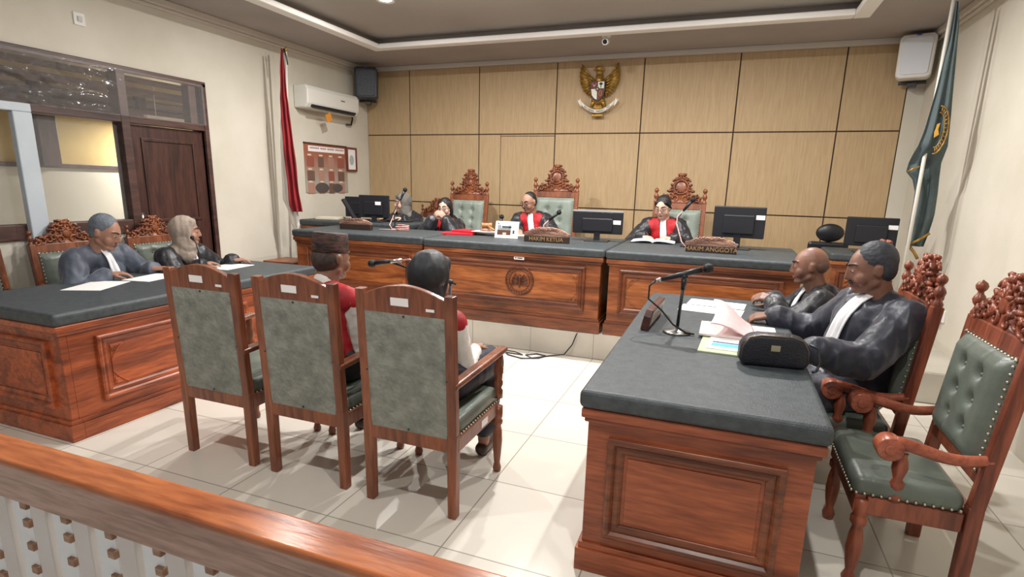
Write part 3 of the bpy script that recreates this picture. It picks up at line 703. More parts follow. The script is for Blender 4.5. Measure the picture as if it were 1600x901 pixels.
def face_parts(t, H, R, skin_brow=HAIR, s=1.0, glasses=False, moust=False, look=0):
    M = Matrix.Translation(H) @ R.to_4x4() @ Matrix.Diagonal((s, s, s, 1))
    def nb(): m = MB(); m.xf = M; return m
    for q in (-1, 1):
        m = nb(); m.sph((q*.031, -.0795, .003), (.0125, .0095, .0058), 12); e = m.build('eye', EYEW, t, smooth=True)
        m = nb(); m.sph((q*.031+look, -.0872, .0025), (.0068, .003, .0056), 10); m.build('iris', EYEB, e, smooth=True)
        m = nb(); m.tube([(q*.012, -.0945, .029), (q*.028, -.0885, .036), (q*.043, -.0775, .036), (q*.054, -.066, .029)], [.0035, .0045, .004, .002], 6); m.build('eyebrow', skin_brow, t, smooth=True)
    m = nb(); m.tube([(-.022, -.0855, -.065), (-.008, -.0915, -.0615), (0, -.092, -.063), (.008, -.0915, -.0615), (.022, -.0855, -.065)], [.002, .0045, .004, .0045, .002], 6)
    m.tube([(-.02, -.0855, -.067), (0, -.0905, -.0725), (.02, -.0855, -.067)], [.002, .0055, .002], 6); m.build('lips', LIP, t, smooth=True)
    if moust:
        m = nb(); m.tube([(-.028, -.085, -.056), (-.012, -.094, -.050), (.012, -.094, -.050), (.028, -.085, -.056)], [.003, .006, .006, .003], 6); m.build('moustache', HAIR, t, smooth=True)
    if glasses:
        m = nb()
        for q in (-1, 1):
            m.tube([(q*.034+.024*math.cos(k*PI/8), -.100+.01*abs(math.cos(k*PI/8))*(1 if q*math.cos(k*PI/8) > 0 else 0), .002+.018*math.sin(k*PI/8)) for k in range(16)], .0022, 6, True)
            m.tube([(q*.058, -.098, .008), (q*.078, -.06, .01), (q*.084, .012, .006)], .0022, 6)
        m.tube([(-.011, -.108, .006), (0, -.112, .009), (.011, -.108, .006)], .002, 6)
        m.build('glasses', BLACKP, t, smooth=True)
def hand_geo(mb, wr, d, n, curl=.5, side=1, spread=.12, s=1.0):
    """wr wrist point, d pointing direction, n back-of-hand normal, side +1: thumb on +cross side"""
    d = Vector(d).normalized(); n = Vector(n); n = (n-d*n.dot(d)).normalized(); x = d.cross(n)*side
    P = lambda a, b, c: Vector(wr)+(x*a+d*b+n*c)*s
    for a in (-.03, -.01, .01, .028): mb.cap(P(a*.6, .0, 0), .017*s, P(a, .078, 0), .0125*s, 10)
    for i, (a, L) in enumerate(((.031, .068), (.011, .078), (-.010, .072), (-.03, .056))):
        p = P(a, .08, 0); dirv = (d + x*spread*(a/.03)*.6).normalized(); ang = curl*.6
        r = .0092
        for k, f in enumerate((.45, .32, .23)):
            dd = dirv*math.cos(ang) - n*math.sin(ang); q = p + dd*L*f*s
            mb.cap(p, r*s, q, (r-.0009)*s, 8); p = q; r -= .0009; ang += curl*.8
    p = P(.026, .022, -.004); q = p + (x*.75+d*.65-n*.25).normalized()*.036*s; mb.cap(p, .013*s, q, .0105*s, 8)
    q2 = q + (x*(.45-.3*curl)+d*.9-n*(.25+.3*curl)).normalized()*.03*s; mb.cap(q, .0105*s, q2, .0095*s, 8)
    mb.cap(q2, .0095*s, q2+(x*(.2-.4*curl)+d*1-n*.35).normalized()*.024*s, .0078*s, 8)
def ik(a, b, l1, l2, hint):
    a, b = Vector(a), Vector(b); d = b-a; L = min(d.length, (l1+l2)*.999); u = d.normalized()
    h = Vector(hint); h = (h-u*h.dot(u)).normalized(); x = (l1*l1-l2*l2+L*L)/(2*L); y = math.sqrt(max(0, l1*l1-x*x))
    return a+u*x+h*y
def person(label, loc, rz, head, hyaw, hpitch, hands, skin=SK2, robe=ROBE, seat=.47, hair='short', hairm=HAIR, bib=True, red=None, scale=1.0, glasses=False, moust=False, vox=.0055,
           curl=.5, htilt=0, legs=TROU, clothes='robe', elbow=(.9, .2, -.9), wide=1.0, look=0, hands_dir=None, footy=-.45, bibs=(.026, .045, .34)):
    """loc: world point on the floor under the pelvis; head, hands: world positions"""
    t = thing('person', label, 'person', loc, rz)
    if loc[1] > 5: vox = .007
    inv = (Matrix.Translation(loc) @ Matrix.Rotation(rz, 4, 'Z')).inverted()
    H = inv @ Vector(head); R = Matrix.Rotation(hyaw, 3, 'Z') @ Matrix.Rotation(hpitch, 3, 'X') @ Matrix.Rotation(htilt, 3, 'Y')
    P = Vector((0, 0, seat+.09)); N = H + R @ Vector((0, .03, -.088)) + Vector((0, .012, -.052)); S = N + Vector((0, .01, -.035))
    C = P.lerp(S, .68); B = P.lerp(S, .32)
    sh = {s: S + Vector((s*.165*scale, .0, -.035)) for s in (-1, 1)}
    body = MB(); robe_t = MB()
    head_geo(body, H, R, s=scale)
    body.cap(H + R @ Vector((0, .015, -.06)), .060*scale, N+Vector((0, .005, -.03)), .066*scale)
    body.sph(P, (.15, .11, .11)); body.sph(B, (.135, .1, .12)); body.sph(C, (.15, .10, .15)); body.cap(sh[-1], .05, sh[1], .05)
    W = wide
    for mb_ in (robe_t,):
        mb_.sph(P+Vector((0, 0, .0)), (.19*W, .15*W, .13)); mb_.sph(B, (.172*W, .14*W, .16)); mb_.sph(C, (.185*W, .138*W, .19))
        mb_.cap(sh[-1]+Vector((.02, 0, -.01)), .074, sh[1]+Vector((-.02, 0, -.01)), .074); mb_.cap(S+Vector((0, .01, -.06)), .10, S+Vector((0, .005, .012)), .064)
        mb_.cap(P, .17*W, C, .15*W)
        for s in (-1, 1): mb_.cap(N+Vector((s*.03, .012, -.02)), .05, sh[s]+Vector((0, 0, .0)), .068)
    sl = MB()
    for s in (-1, 1):
        if hands.get(s) is None: wr = Vector((s*.10, -.30, seat+.17)); hd = Vector((-s*.4, -1, -.1)); hn = Vector((0, 0, 1))
        else:
            wr = inv @ Vector(hands[s][0]); rot3 = Matrix.Rotation(-rz, 3, 'Z'); hd = rot3 @ Vector(hands[s][1]); hn = rot3 @ Vector(hands[s][2])
        hd = hd.normalized(); wrist = wr
        el = ik(sh[s], wrist, .28*scale, .25*scale, (s*elbow[0], elbow[1], elbow[2]))
        body.chain([(sh[s], .048*scale), (el, .038*scale), (wrist, .024*scale)])
        hand_geo(body, wrist, hd, hn, curl, side=(-s), s=scale)
        hem = el.lerp(wrist, .86)
        body.cap(el, .038, el.lerp(wrist, .4), .036)
        if clothes == 'robe': sl.chain([(sh[s], .083), (sh[s].lerp(el, .5)+Vector((0, 0, -.005)), .086), (el, .082), (el.lerp(wrist, .5)+Vector((0, 0, -.012)), .078), (hem, .066)])
        else: sl.chain([(sh[s], .066), (el, .053), (hem, .038)])
        hip = P + Vector((s*.09, 0, -.01)); kn = Vector((s*.12, -.44, seat+.06)); an = Vector((s*.11, footy, .09))
        body.chain([(hip, .085), (kn, .055), (kn+(an-kn)*.4+Vector((0, .01, 0)), .052), (an, .036)]); body.cap(an+Vector((0, .02, -.04)), .034, an+Vector((0, -.13, -.058)), .028)
    bo = link('body', remesh(body, vox, 6, 'body'), skin, t, smooth=True)
    # legs clothing
    lg = MB()
    for s in (-1, 1):
        hip = P + Vector((s*.09, 0, -.01)); kn = Vector((s*.12, -.44, seat+.06)); an = Vector((s*.11, footy, .12))
        if clothes in ('robe', 'skirt'): lg.chain([(hip, .115), (kn, .085), (an+Vector((0, 0, .06)), .075)]); lg.chain([(hip*.3+P*.7, .11), (Vector((0, -.44, seat+.05)), .09), (Vector((0, footy, .2)), .08)])
        else: lg.chain([(hip, .105), (kn, .075), (an, .058)])
    lm = remesh(lg, .011, 4, 'lower'); folds(lm, .004, 12, 6)
    link('skirt' if clothes == 'skirt' else ('robe_skirt' if clothes == 'robe' else 'trousers'), lm, robe if clothes == 'robe' else legs, t, smooth=True)
    for s in (-1, 1):
        shm = MB()
        an = Vector((s*.11, footy, .075)); shm.cap(an+Vector((0, .03, -.035)), .040, an+Vector((0, -.15, -.042)), .033)
        shm = remesh(shm, .01, 2, 'shoe'); link('shoe', shm, SHOE, t, smooth=True)
    # torso clothing
    tor = MB(); tor.bm = robe_t.bm.copy(); bt = remesh(tor, .012, 6, 'torso_only')
    bvh = BVHTree.FromPolygons([v.co.copy() for v in bt.vertices], [tuple(p.vertices) for p in bt.polygons])
    if clothes == 'robe':
        tmp = bpy.data.meshes.new('x'); sl.bm.to_mesh(tmp); robe_t.bm.from_mesh(tmp); rm_ = remesh(robe_t, .0095, 5, 'robe'); folds(rm_, .011, 13, 6, seed=loc[0]*3)
        link('robe', rm_, robe, t, smooth=True)
    else:
        shr = remesh(sl, .008, 4, 'shirt'); folds(shr, .004, 22, 14)
        so = link('shirt_sleeves', shr, SHIRT, t, smooth=True)
        rv = remesh(robe_t, .009, 5, 'vest'); folds(rv, .003, 12, 6); link('vest', rv, red, t, smooth=True)
        m = MB(); m.cap(N+Vector((0, .02, -.03)), .072, N+Vector((0, .005, .012)), .062); cm = remesh(m, .008, 3, 'collar'); link('collar', cm, SHIRT, t, smooth=True)
        red = None
    def strip(name, mt, u0, u1, z0, z1, off, top=None, nu=8, nv=26):
        # vertical strip draped on the chest front; heights measured down from the neck
        axis = (S-P); m = MB(); V = []
        for j in range(nv+1):
            row = []
            for i in range(nu+1):
                v = z0+(z1-z0)*j/nv; a, b = u0(v), u1(v); cx_ = P.x+(N.x-P.x)*min(1, max(0, (N.z-v-P.z)/(N.z-P.z))); x = cx_+a+(b-a)*i/nu
                org = Vector((x, -1.2, N.z-v)) ; hit = bvh.ray_cast(org, Vector((0, 1, 0)))
                if hit[0] is None: row.append(None); continue
                rip = .004*math.sin((x-cx_)*170) if name == 'bib' else 0
                row.append(m.bm.verts.new(hit[0]+Vector((0, -off-rip, 0))+hit[1]*.004))
            V.append(row)
        for j in range(nv):
            for i in range(nu):
                q = (V[j][i], V[j][i+1], V[j+1][i+1], V[j+1][i])
                if all(q): m.bm.faces.new(q)
        if len(m.bm.faces): m.build(name, mt, t, smooth=True, solid=.006, fix=False)
        else: m.bm.free()
    if bib: strip('bib', BIB, lambda v: -bibs[0]-bibs[1]*max(0, v), lambda v: bibs[0]+bibs[1]*max(0, v), -.02, bibs[2], .017)
    if red is not None:
        for s in (-1, 1):
            strip('red_lapel', red, (lambda v: .03+.05*max(0, v)) if s > 0 else (lambda v: -.165), (lambda v: .165) if s > 0 else (lambda v: -.03-.05*max(0, v)), -.005, .36, .011)
            # band over the shoulder
    # hair / scarves
    M = Matrix.Translation(H) @ R.to_4x4() @ Matrix.Diagonal((scale, scale, scale, 1))
    m = MB(); m.xf = M
    if hair in ('short', 'fade'):
        k = .0 if hair == 'short' else -.0065
        m.sph((0, .026, .036), (.082+k, .091+k, .091+k), 24); m.sph((0, .04, .0), (.076, .07, .08), 18)
        hm = remesh(m, .006, 2, 'hair'); folds(hm, .0015, 60, 60); link('hair', hm, hairm, t, smooth=True)
    elif hair == 'bob':
        m.sph((0, .024, .034), (.088, .094, .096), 24)
        for s in (-1, 1): m.chain([((s*.062, .012, .06), .034), ((s*.078, .02, .0), .028), ((s*.078, .028, -.07), .026), ((s*.066, .03, -.12), .02)])
        m.chain([((0, .06, .02), .07), ((0, .06, -.08), .06), ((0, .05, -.12), .04)])
        hm = remesh(m, .006, 3, 'hair'); folds(hm, .003, 40, 10); link('hair', hm, hairm, t, smooth=True)
    elif hair == 'tied':
        m.sph((0, .022, .032), (.084, .093, .096), 24); m.sph((0, .05, -.02), (.07, .06, .07), 16); m.sph((0, .115, .0), (.035, .03, .035), 14)
        for s in (-1, 1): m.chain([((s*.05, -.045, .07), .02), ((s*.074, -.01, .03), .016), ((s*.078, .02, -.02), .014)])
        hm = remesh(m, .006, 3, 'hair'); folds(hm, .002, 40, 20); link('hair', hm, hairm, t, smooth=True)
    elif hair == 'bald':
        m.sph((0, .045, .0), (.0735, .062, .055), 20); hm = remesh(m, .005, 2, 'hair'); link('hair_stubble', hm, mat('hair_stubble', (104, 78, 68), .6), t, smooth=True)
    elif hair == 'cap':
        m.sph((0, .028, -.005), (.078, .085, .08), 20); hm = remesh(m, .006, 2, 'hair'); link('hair', hm, mat('greying_hair_short', (74, 60, 54), .7, var=(50, 40, 36), scale=60), t, smooth=True)
        m = MB(); m.xf = M @ Matrix.Translation((0, .012, .052)) @ Matrix.Rotation(.0, 4, 'X')
        prof = [(.95, -.022), (.97, -.02), (.985, .0), (.97, .05), (.93, .072), (.9, .078), (.5, .066), (.02, .062)]
        rings = []
        for r, z in prof: rings.append([m.bm.verts.new(m.xf @ Vector((.083*r*math.cos(k*PI/20), .100*r*math.sin(k*PI/20), z))) for k in range(40)])
        for A, B_ in zip(rings[:-1], rings[1:]):
            for k in range(40): m.bm.faces.new((A[k], A[(k+1) % 40], B_[(k+1) % 40], B_[k]))
        m.bm.faces.new(rings[-1]); m.bm.faces.new(rings[0][::-1])
        m.build('patterned_cap', mat('batik_cap', (88, 58, 50), .65, var=(12, 11, 14), scale=22, stretch=(1, 1, 2.4), bump=.3, detail=1), t, smooth=True)
    elif hair == 'scarf':
        m.sph((0, .040, .018), (.096, .102, .116), 26); m.sph((0, .02, .05), (.09, .095, .088), 20)
        m.chain([((0, .03, -.06), .088), ((0, .02, -.13), .092)])
        m.chain([((-.05, -.025, -.095), .026), ((0, -.052, -.13), .028), ((.05, -.025, -.095), .026)])
        for s in (-1, 1): m.chain([((s*.04, -.04, .085), .030), ((s*.066, -.022, .03), .022), ((s*.066, -.018, -.03), .02), ((s*.05, -.02, -.09), .026)])
        m.xf = Matrix.Identity(4)
        m.sph(S+Vector((0, .0, .0)), (.125, .105, .085)); m.sph(S+Vector((0, -.045, -.035)), (.075, .075, .075)); m.sph(S+Vector((0, .05, -.04)), (.11, .08, .09))
        hm = remesh(m, .008, 5, 'scarf'); folds(hm, .005, 18, 9, seed=2); link('headscarf', hm, hairm, t, smooth=True)
    face_parts(t, H, R, s=scale, glasses=glasses, moust=moust, look=look)
    return t
dn = (0, 0, 1)
# judges (platform floor ZP)
person('woman judge in black robe with glasses, elbows on bench and clasped hands at her chin', (-3.19, 6.33, ZP), 0, (-3.165, 6.06, 1.245), .05, .12,
       {-1: ((-3.235, 5.93, 1.125), (.55, -.35, .62), (-.3, -.8, .1)), 1: ((-3.08, 5.93, 1.125), (-.55, -.35, .62), (.3, -.8, .1))}, skin=SK1, seat=.42, hair='bob', glasses=True, bib=False, red=REDV, scale=.93, elbow=(.75, -.1, -1), curl=.8)
person('presiding judge, bald man in glasses with red and white robe front, looking at tablet', (-2.02, 6.36, ZP), 0, (-2.115, 6.11, 1.345), -.42, .28,
       {-1: ((-2.13, 5.82, 1.05), (.5, -.9, -.15), dn), 1: ((-1.86, 5.84, 1.05), (-.8, -.6, -.1), dn)}, skin=SK2, seat=.46, hair='fade', glasses=True, red=REDV, scale=.95)
person('judge with tied hair and glasses reading an open book, red and white robe front', (-.57, 6.36, ZP), 0, (-.63, 6.12, 1.342), -.22, .32,
       {-1: ((-.78, 5.90, 1.05), (.85, -.45, -.1), dn), 1: ((-.50, 5.90, 1.05), (-.85, -.4, -.1), dn)}, skin=SK1, seat=.46, hair='tied', glasses=True, red=REDV, scale=.97)
person('woman in grey headscarf and dark robe behind the computer at the clerk desk', (-3.78, 6.50, ZP), 0, (-3.90, 6.30, 1.275), -.75, .12,
       {-1: ((-4.00, 6.14, 1.095), (-.4, -.8, 0), dn), 1: ((-3.8, 6.14, 1.095), (-.6, -.7, 0), dn)}, skin=SK1, seat=.42, hair='scarf', hairm=HIJG, bib=False, scale=.93)
# left desk
person('robed man with short hair tinted grey by painted haze and white bib reading papers at the left desk', (-4.66, 2.96, 0), PI/2, (-4.36, 2.865, 1.115), .45, .42,
       {1: ((-4.25, 3.12, .815), (.6, .55, 0), dn), -1: ((-4.26, 2.78, .815), (.5, .8, 0), dn)}, skin=SK2, robe=ROBEG, seat=.46, hair='short', hairm=HAIRG, scale=1.06, wide=1.08)
person('woman in beige headscarf and black robe with white bib at the left desk', (-4.60, 3.66, 0), PI/2, (-4.30, 3.50, 1.08), .75, .05,
       {1: ((-4.12, 3.80, .815), (.5, .6, 0), dn), -1: ((-4.15, 3.5, .815), (.4, .8, 0), dn)}, skin=SK2, robe=ROBE, seat=.44, hair='scarf', hairm=HIJW, scale=.98)
# right desk
person('bald lawyer in black robe with clasped hands over papers at the right desk', (.72, 4.0, 0), -PI/2, (.525, 3.93, 1.085), -.1, .12,
       {1: ((.34, 3.86, .86), (-.9, .2, .15), (.1, -.5, .8)), -1: ((.34, 4.02, .85), (-.9, -.3, .1), dn)}, skin=SK3, seat=.42, hair='bald', scale=1.02, curl=.9, wide=1.05)
person('lawyer with moustache and long white bib holding pink sheets at the right desk', (.69, 3.23, 0), -1.1, (.69, 3.17, 1.18), -.42, .22,
       {1: ((.42, 2.86, .825), (-1, .15, -.1), dn), -1: ((.30, 3.46, .84), (-.9, .1, -.2), (0, -.3, 1))}, skin=SK3, robe=ROBEB, seat=.48, hair='short', hairm=mat('hazed_dark_hair', (62, 66, 74), .6, var=(40, 42, 48), scale=20, bump=.4), scale=1.04, moust=True, wide=1.12, curl=.7, elbow=(.5, .5, -1), bibs=(.032, .055, .46))  # black hair greyed by haze put into its colour
# defendants, facing the bench
person('seated man in patterned cap and red vest over white shirt, seen from behind', (-1.93, 2.36, 0), PI, (-1.945, 2.43, 1.135), -.25, .1,
       {}, skin=SK3, red=REDD, seat=.50, hair='cap', scale=1.02, clothes='vest', bib=False, wide=.95, footy=-.42, elbow=(.25, .5, -1))
person('seated woman in black headscarf and red vest over pale shirt, seen from behind', (-1.30, 2.36, 0), PI, (-1.345, 2.43, 1.075), -.15, .2,
       {}, skin=SK2, red=REDD, seat=.50, hair='scarf', hairm=HIJB, scale=1.0, clothes='skirt', legs=NAVY, bib=False, wide=.95, footy=-.40, elbow=(.25, .5, -1))

# ------------------------------------------------------------------ state emblem on the back wall
def emblem():
    t = thing('eagle_emblem', 'golden eagle emblem with shield and white ribbon hanging high on the tan back wall', 'emblem', (-1.655, YB-.045, 2.72))
    rib_ = mat('ribbon_white', (232, 226, 210), .5)
    for s in (-1, 1):
        m = MB(); out = [(.055, .12), (.10, .155), (.15, .20), (.19, .25), (.225, .305), (.245, .25), (.25, .18), (.245, .10), (.22, .04), (.19, -.01), (.15, -.05), (.10, -.08), (.06, -.06)]
        m.prism([(s*x, z) for x, z in out], .02, Matrix.Translation((0, -.01, 0)))
        tips = [(.228, .30), (.243, .255), (.25, .21), (.252, .165), (.248, .12), (.236, .075), (.218, .035), (.194, -.005), (.165, -.035), (.132, -.062), (.10, -.08)]
        for k, (x, z) in enumerate(tips):
            q = k/10; st = Vector((s*(.13-.05*q), -.022, .16-.17*q)); m.cap(st, .010, Vector((s*x, -.02, z)), .009, 7)
        for k in range(6):
            q = k/5; m.cap((s*.065, -.03, .10-.13*q), .012, (s*(.15-.03*q), -.032, .17-.21*q), .009, 7)
        m.build('wing', GOLD, t, smooth=True)
        m = MB(); m.chain([((s*.055, -.03, -.13), .032), ((s*.085, -.03, -.20), .016), ((s*.09, -.035, -.235), .012)], 10)
        for k in (-1, 0, 1): m.cap((s*.09, -.04, -.235), .008, (s*.09+k*.018, -.045, -.262), .004, 6)
        m.build('leg', GOLD, t, smooth=True)
    m = MB(); m.chain([((0, -.02, -.12), .07), ((0, -.025, .05), .065), ((0, -.03, .17), .042), ((.0, -.03, .225), .036)], 14); m.build('body', GOLD, t, smooth=True)
    m = MB(); m.sph((-.012, -.035, .245), (.042, .032, .034), 14); m.cap((-.045, -.035, .243), .016, (-.075, -.035, .228), .005, 8)
    for k in range(4): m.cap((.01+k*.01, -.035, .262-k*.01), .012, (.035+k*.008, -.035, .285-k*.02), .004, 6)
    h = m.build('head', GOLD, t, smooth=True)
    m = MB(); m.sph((-.04, -.062, .25), .006, 8); m.build('eye', BLACKP, h, smooth=True)
    for k in range(-3, 4):
        m = MB(); m.cap((k*.008, -.03, -.15), .014, (k*.022, -.03, -.30+abs(k)*.008), .01, 8); m.build('tail_feather', GOLD, t, smooth=True)
    def sh_pts(sc): return [(x*sc, z*sc) for x, z in ((-.085, .085), (.085, .085), (.085, -.02), (.07, -.08), (.035, -.12), (0, -.14), (-.035, -.12), (-.07, -.08), (-.085, -.02))]
    m = MB(); m.prism(sh_pts(1.08), .03, Matrix.Translation((0, -.085, 0))); sh = m.build('shield', mat('shield_dark', (52, 30, 30), .4), t, bevel=.004)
    RW = mat('shield_white', (228, 224, 210), .5); RD = mat('shield_red', (110, 30, 30), .5)
    m = MB(); m.prism([(.004, .08), (.08, .08), (.08, .003), (.004, .003)], .006, Matrix.Translation((0, -.102, 0))); m.build('tree_quarter', RW, sh)
    m = MB(); m.prism([(-.08, .08), (-.004, .08), (-.004, .003), (-.08, .003)], .006, Matrix.Translation((0, -.102, 0))); m.build('bull_quarter', RD, sh)
    m = MB(); m.prism([(-.08, -.003), (-.004, -.003), (-.004, -.128), (-.035, -.113), (-.068, -.075)], .006, Matrix.Translation((0, -.102, 0))); m.build('cotton_quarter', RW, sh)
    m = MB(); m.prism([(.08, -.003), (.004, -.003), (.004, -.128), (.035, -.113), (.068, -.075)], .006, Matrix.Translation((0, -.102, 0))); m.build('chain_quarter', RD, sh)
    m = MB(); m.sph((.042, -.108, .055), (.022, .006, .016), 10); m.cap((.042, -.108, .045), .004, (.042, -.108, .015), .005, 6); m.build('tree', mat('tree_green', (40, 62, 40), .6), sh, smooth=True)
    m = MB(); m.sph((-.042, -.108, .035), (.016, .005, .012), 10)
    for s in (-1, 1): m.cap((-.042+s*.01, -.108, .045), .005, (-.042+s*.03, -.108, .062), .003, 6)
    m.build('bull_head', mat('bull_pale', (170, 160, 150), .5), sh, smooth=True)
    m = MB(); m.tube([(.04+.016*math.cos(k*PI/8), -.108, -.055+.035*math.sin(k*PI/8)) for k in range(16)], .005, 6, True); m.build('chain', GOLD, sh, smooth=True)
    m = MB(); m.prism([(.03*math.cos(k*PI/3+PI/2)*.9, .03*math.sin(k*PI/3+PI/2)) for k in range(6)], .01, Matrix.Translation((0, -.105, -.005))); cs = m.build('centre_shield', BLACKP, sh)
    m = MB(); m.prism([((.018 if k % 2 == 0 else .008)*math.cos(k*PI/5+PI/2), (.018 if k % 2 == 0 else .008)*math.sin(k*PI/5+PI/2)) for k in range(10)], .004, Matrix.Translation((0, -.112, -.005))); m.build('star', GOLD, cs)
    m = MB()
    def rbn(u, v):
        x = (u-.5)*.42; z = -.262+2.4*x*x+(v-.5)*.042; return (x, -.06-.012*math.cos(u*14), z)
    m.grid(rbn, 40, 2); r_ = m.build('ribbon', rib_, t, solid=.008, smooth=True, fix=False)
    for s in (-1, 1):
        m = MB(); m.prism([(s*.195, -.185), (s*.215, -.20), (s*.245, -.155), (s*.262, -.115), (s*.240, -.13), (s*.228, -.10), (s*.215, -.135), (s*.2, -.15)], .008, Matrix.Translation((0, -.055, 0))); m.build('ribbon_tail', rib_, t, bevel=.002)
    m = MB(); m.b2(-.075, .075, -.055, -.02, -.325, -.29); m.build('base_scroll', GOLD, t, bevel=.008)
    wd_ = 'BHINNEKA TUNGGAL IKA'
    for i, ch in enumerate(wd_):
        if ch == ' ': continue
        x = -.155+.31*i/(len(wd_)-1); z = -.262+2.4*x*x; a = math.atan(4.8*x)
        text('letter', ch, .024, BLACKP, r_, Vector((x, -.079, z)), Matrix.Rotation(-a, 3, 'Y') @ RX90)
    return t
emblem()

# ------------------------------------------------------------------ flags
FR_ = mat('flag_red', (158, 26, 36), .75, var=(126, 18, 28), scale=5, bump=.3, bscale=40)
FW_ = mat('flag_white', (222, 218, 210), .75)
def sheet(rows, Y, depth, nu, matfn=None, seed=0, nf=3.5, front=0):
    zs_ = [r[2] for r in rows]
    def ev(v):
        q = v*(len(rows)-1); i = min(int(q), len(rows)-2); f = q-i
        return [rows[i][k]*(1-f)+rows[i+1][k]*f for k in range(3)]
    def fn(u, v):
        l, r, z = ev(v); w_ = r-l
        st_ = min(1, max(0, (z-1.80)/.12)) if front else 0
        return (l+w_*u, Y-front*st_+depth*min(1, w_/.15)*math.sin(u*nf*2*PI+seed+v*1.2)+.01*noise.noise(Vector((u*5, v*8, seed))), z)
    return fn
fl1 = thing('flag', 'furled red and white flag hanging from a pole by the left wall', 'flag', (-4.93, 5.36, ZP))
X = Matrix.Translation((4.93, -5.36, -ZP))
m = MB(); m.xf = X; m.cyl((-4.955, 5.40, ZP+.03), (-4.81, 5.40, 2.93), .013); m.lathe([(.16, 0), (.16, .02), (.05, .035), (.03, .05)], (-4.955, 5.40, ZP)); m.build('pole', mat('pole_white', (226, 222, 212), .4), fl1, smooth=True)
m = MB(); m.xf = X; m.sph((-4.808, 5.40, 2.95), (.016, .016, .028), 10); m.build('finial', GOLD, fl1, smooth=True)
rows1 = [(-4.814, -4.796, 2.948), (-4.850, -4.78, 2.723), (-4.875, -4.776, 2.453), (-4.885, -4.756, 2.246), (-4.88, -4.724, 1.965), (-4.875, -4.701, 1.678), (-4.86, -4.677, 1.387), (-4.855, -4.652, 1.224), (-4.83, -4.646, 1.165)]
m = MB(); m.xf = X; m.grid(sheet(rows1, 5.33, .022, 30, nf=2.5), 30, 60); m.build('red_cloth', FR_, fl1, smooth=True, solid=.003, fix=False)
rows2 = [(-4.90, -4.88, 2.25), (-4.925, -4.86, 2.15), (-4.945, -4.85, 1.9), (-4.955, -4.84, 1.6), (-4.96, -4.83, 1.3), (-4.90, -4.75, 1.16), (-4.85, -4.74, 1.0), (-4.80, -4.76, .93)]
m = MB(); m.xf = X; m.grid(sheet(rows2, 5.36, .012, 16, nf=2), 16, 50); m.build('white_cloth', FW_, fl1, smooth=True, solid=.003, fix=False)
m = MB(); m.xf = X; m.tube([(-4.81, 5.385, 2.93), (-4.84, 5.37, 2.91), (-4.80, 5.36, 2.95), (-4.775, 5.36, 2.87), (-4.76, 5.36, 2.78)], .007, 6); m.build('cord', BLACKP, fl1, smooth=True)
FG = mat('flag_green', (84, 98, 100), .7, var=(66, 80, 82), scale=5, bump=.3, bscale=40)
fl2 = thing('flag', 'dark green flag with golden seal and fringe on a white pole by the right wall', 'flag', (1.48, 5.75, ZP))
X = Matrix.Translation((-1.48, -5.75, -ZP))
m = MB(); m.xf = X; m.cyl((1.478, 5.68, ZP+.03), (1.486, 5.68, 3.10), .0145); m.lathe([(.16, 0), (.16, .02), (.05, .035), (.03, .05)], (1.478, 5.68, ZP)); m.build('pole', mat('pole_white', (226, 222, 212), .4), fl2, smooth=True)
rowsg = [(1.488, 1.502, 2.994), (1.487, 1.534, 2.845), (1.487, 1.547, 2.695), (1.479, 1.561, 2.557), (1.466, 1.579, 2.374), (1.451, 1.596, 2.197), (1.433, 1.61, 2.032), (1.401, 1.62, 1.87), (1.385, 1.63, 1.725), (1.445, 1.632, 1.66), (1.478, 1.64, 1.559), (1.479, 1.648, 1.374), (1.479, 1.643, 1.32), (1.482, 1.629, 1.211), (1.48, 1.61, 1.102)]
fn = sheet(rowsg, 5.735, .014, 30, nf=2.2, front=.11)
m = MB(); m.xf = X; m.grid(fn, 36, 80); m.build('green_cloth', FG, fl2, smooth=True, solid=.003, fix=False)
m = MB(); m.xf = X; m.tube([(1.388, 5.70, 1.722), (1.42, 5.69, 1.745), (1.462, 5.69, 1.765)], .009, 6); m.build('fringe', GOLD, fl2, smooth=True)
m = MB(); m.xf = X; m.tube([(1.49, 5.70, 1.12), (1.55, 5.70, 1.155), (1.625, 5.70, 1.22)], .012, 6); m.build('fringe', GOLD, fl2, smooth=True)
m = MB(); m.xf = X; m.tube([(1.49, 5.70, 1.11), (1.54, 5.69, 1.05), (1.57, 5.69, 1.0)], .012, 6); m.build('fringe', GOLD, fl2, smooth=True)
m = MB(); m.xf = X
arc = [(1.51+.075*math.cos(a), 5.600, 2.045+.185*math.sin(a)) for a in [PI/2-k*PI/16 for k in range(17)]]
m.tube(arc, .006, 6); m.tube([(1.51+.048*math.cos(a), 5.600, 2.045+.135*math.sin(a)) for a in [PI/2-k*PI/16 for k in range(17)]], .004, 6)
for k in range(1, 15):
    a = PI/2-k*PI/15; m.cap((1.51+.055*math.cos(a), 5.598, 2.045+.148*math.sin(a)), .004, (1.51+.068*math.cos(a), 5.598, 2.045+.172*math.sin(a)), .004, 6)
m.build('seal_ring', GOLD, fl2, smooth=True)
m = MB(); m.xf = X; m.prism([(1.505, 2.09), (1.525, 2.10), (1.518, 2.05), (1.53, 2.01), (1.50, 1.985), (1.495, 2.03), (1.50, 2.05)], .008, Matrix.Translation((0, 5.595, 0))); m.build('seal_centre', mat('bright_gold', (226, 176, 74), .4, .3), fl2, bevel=.002)

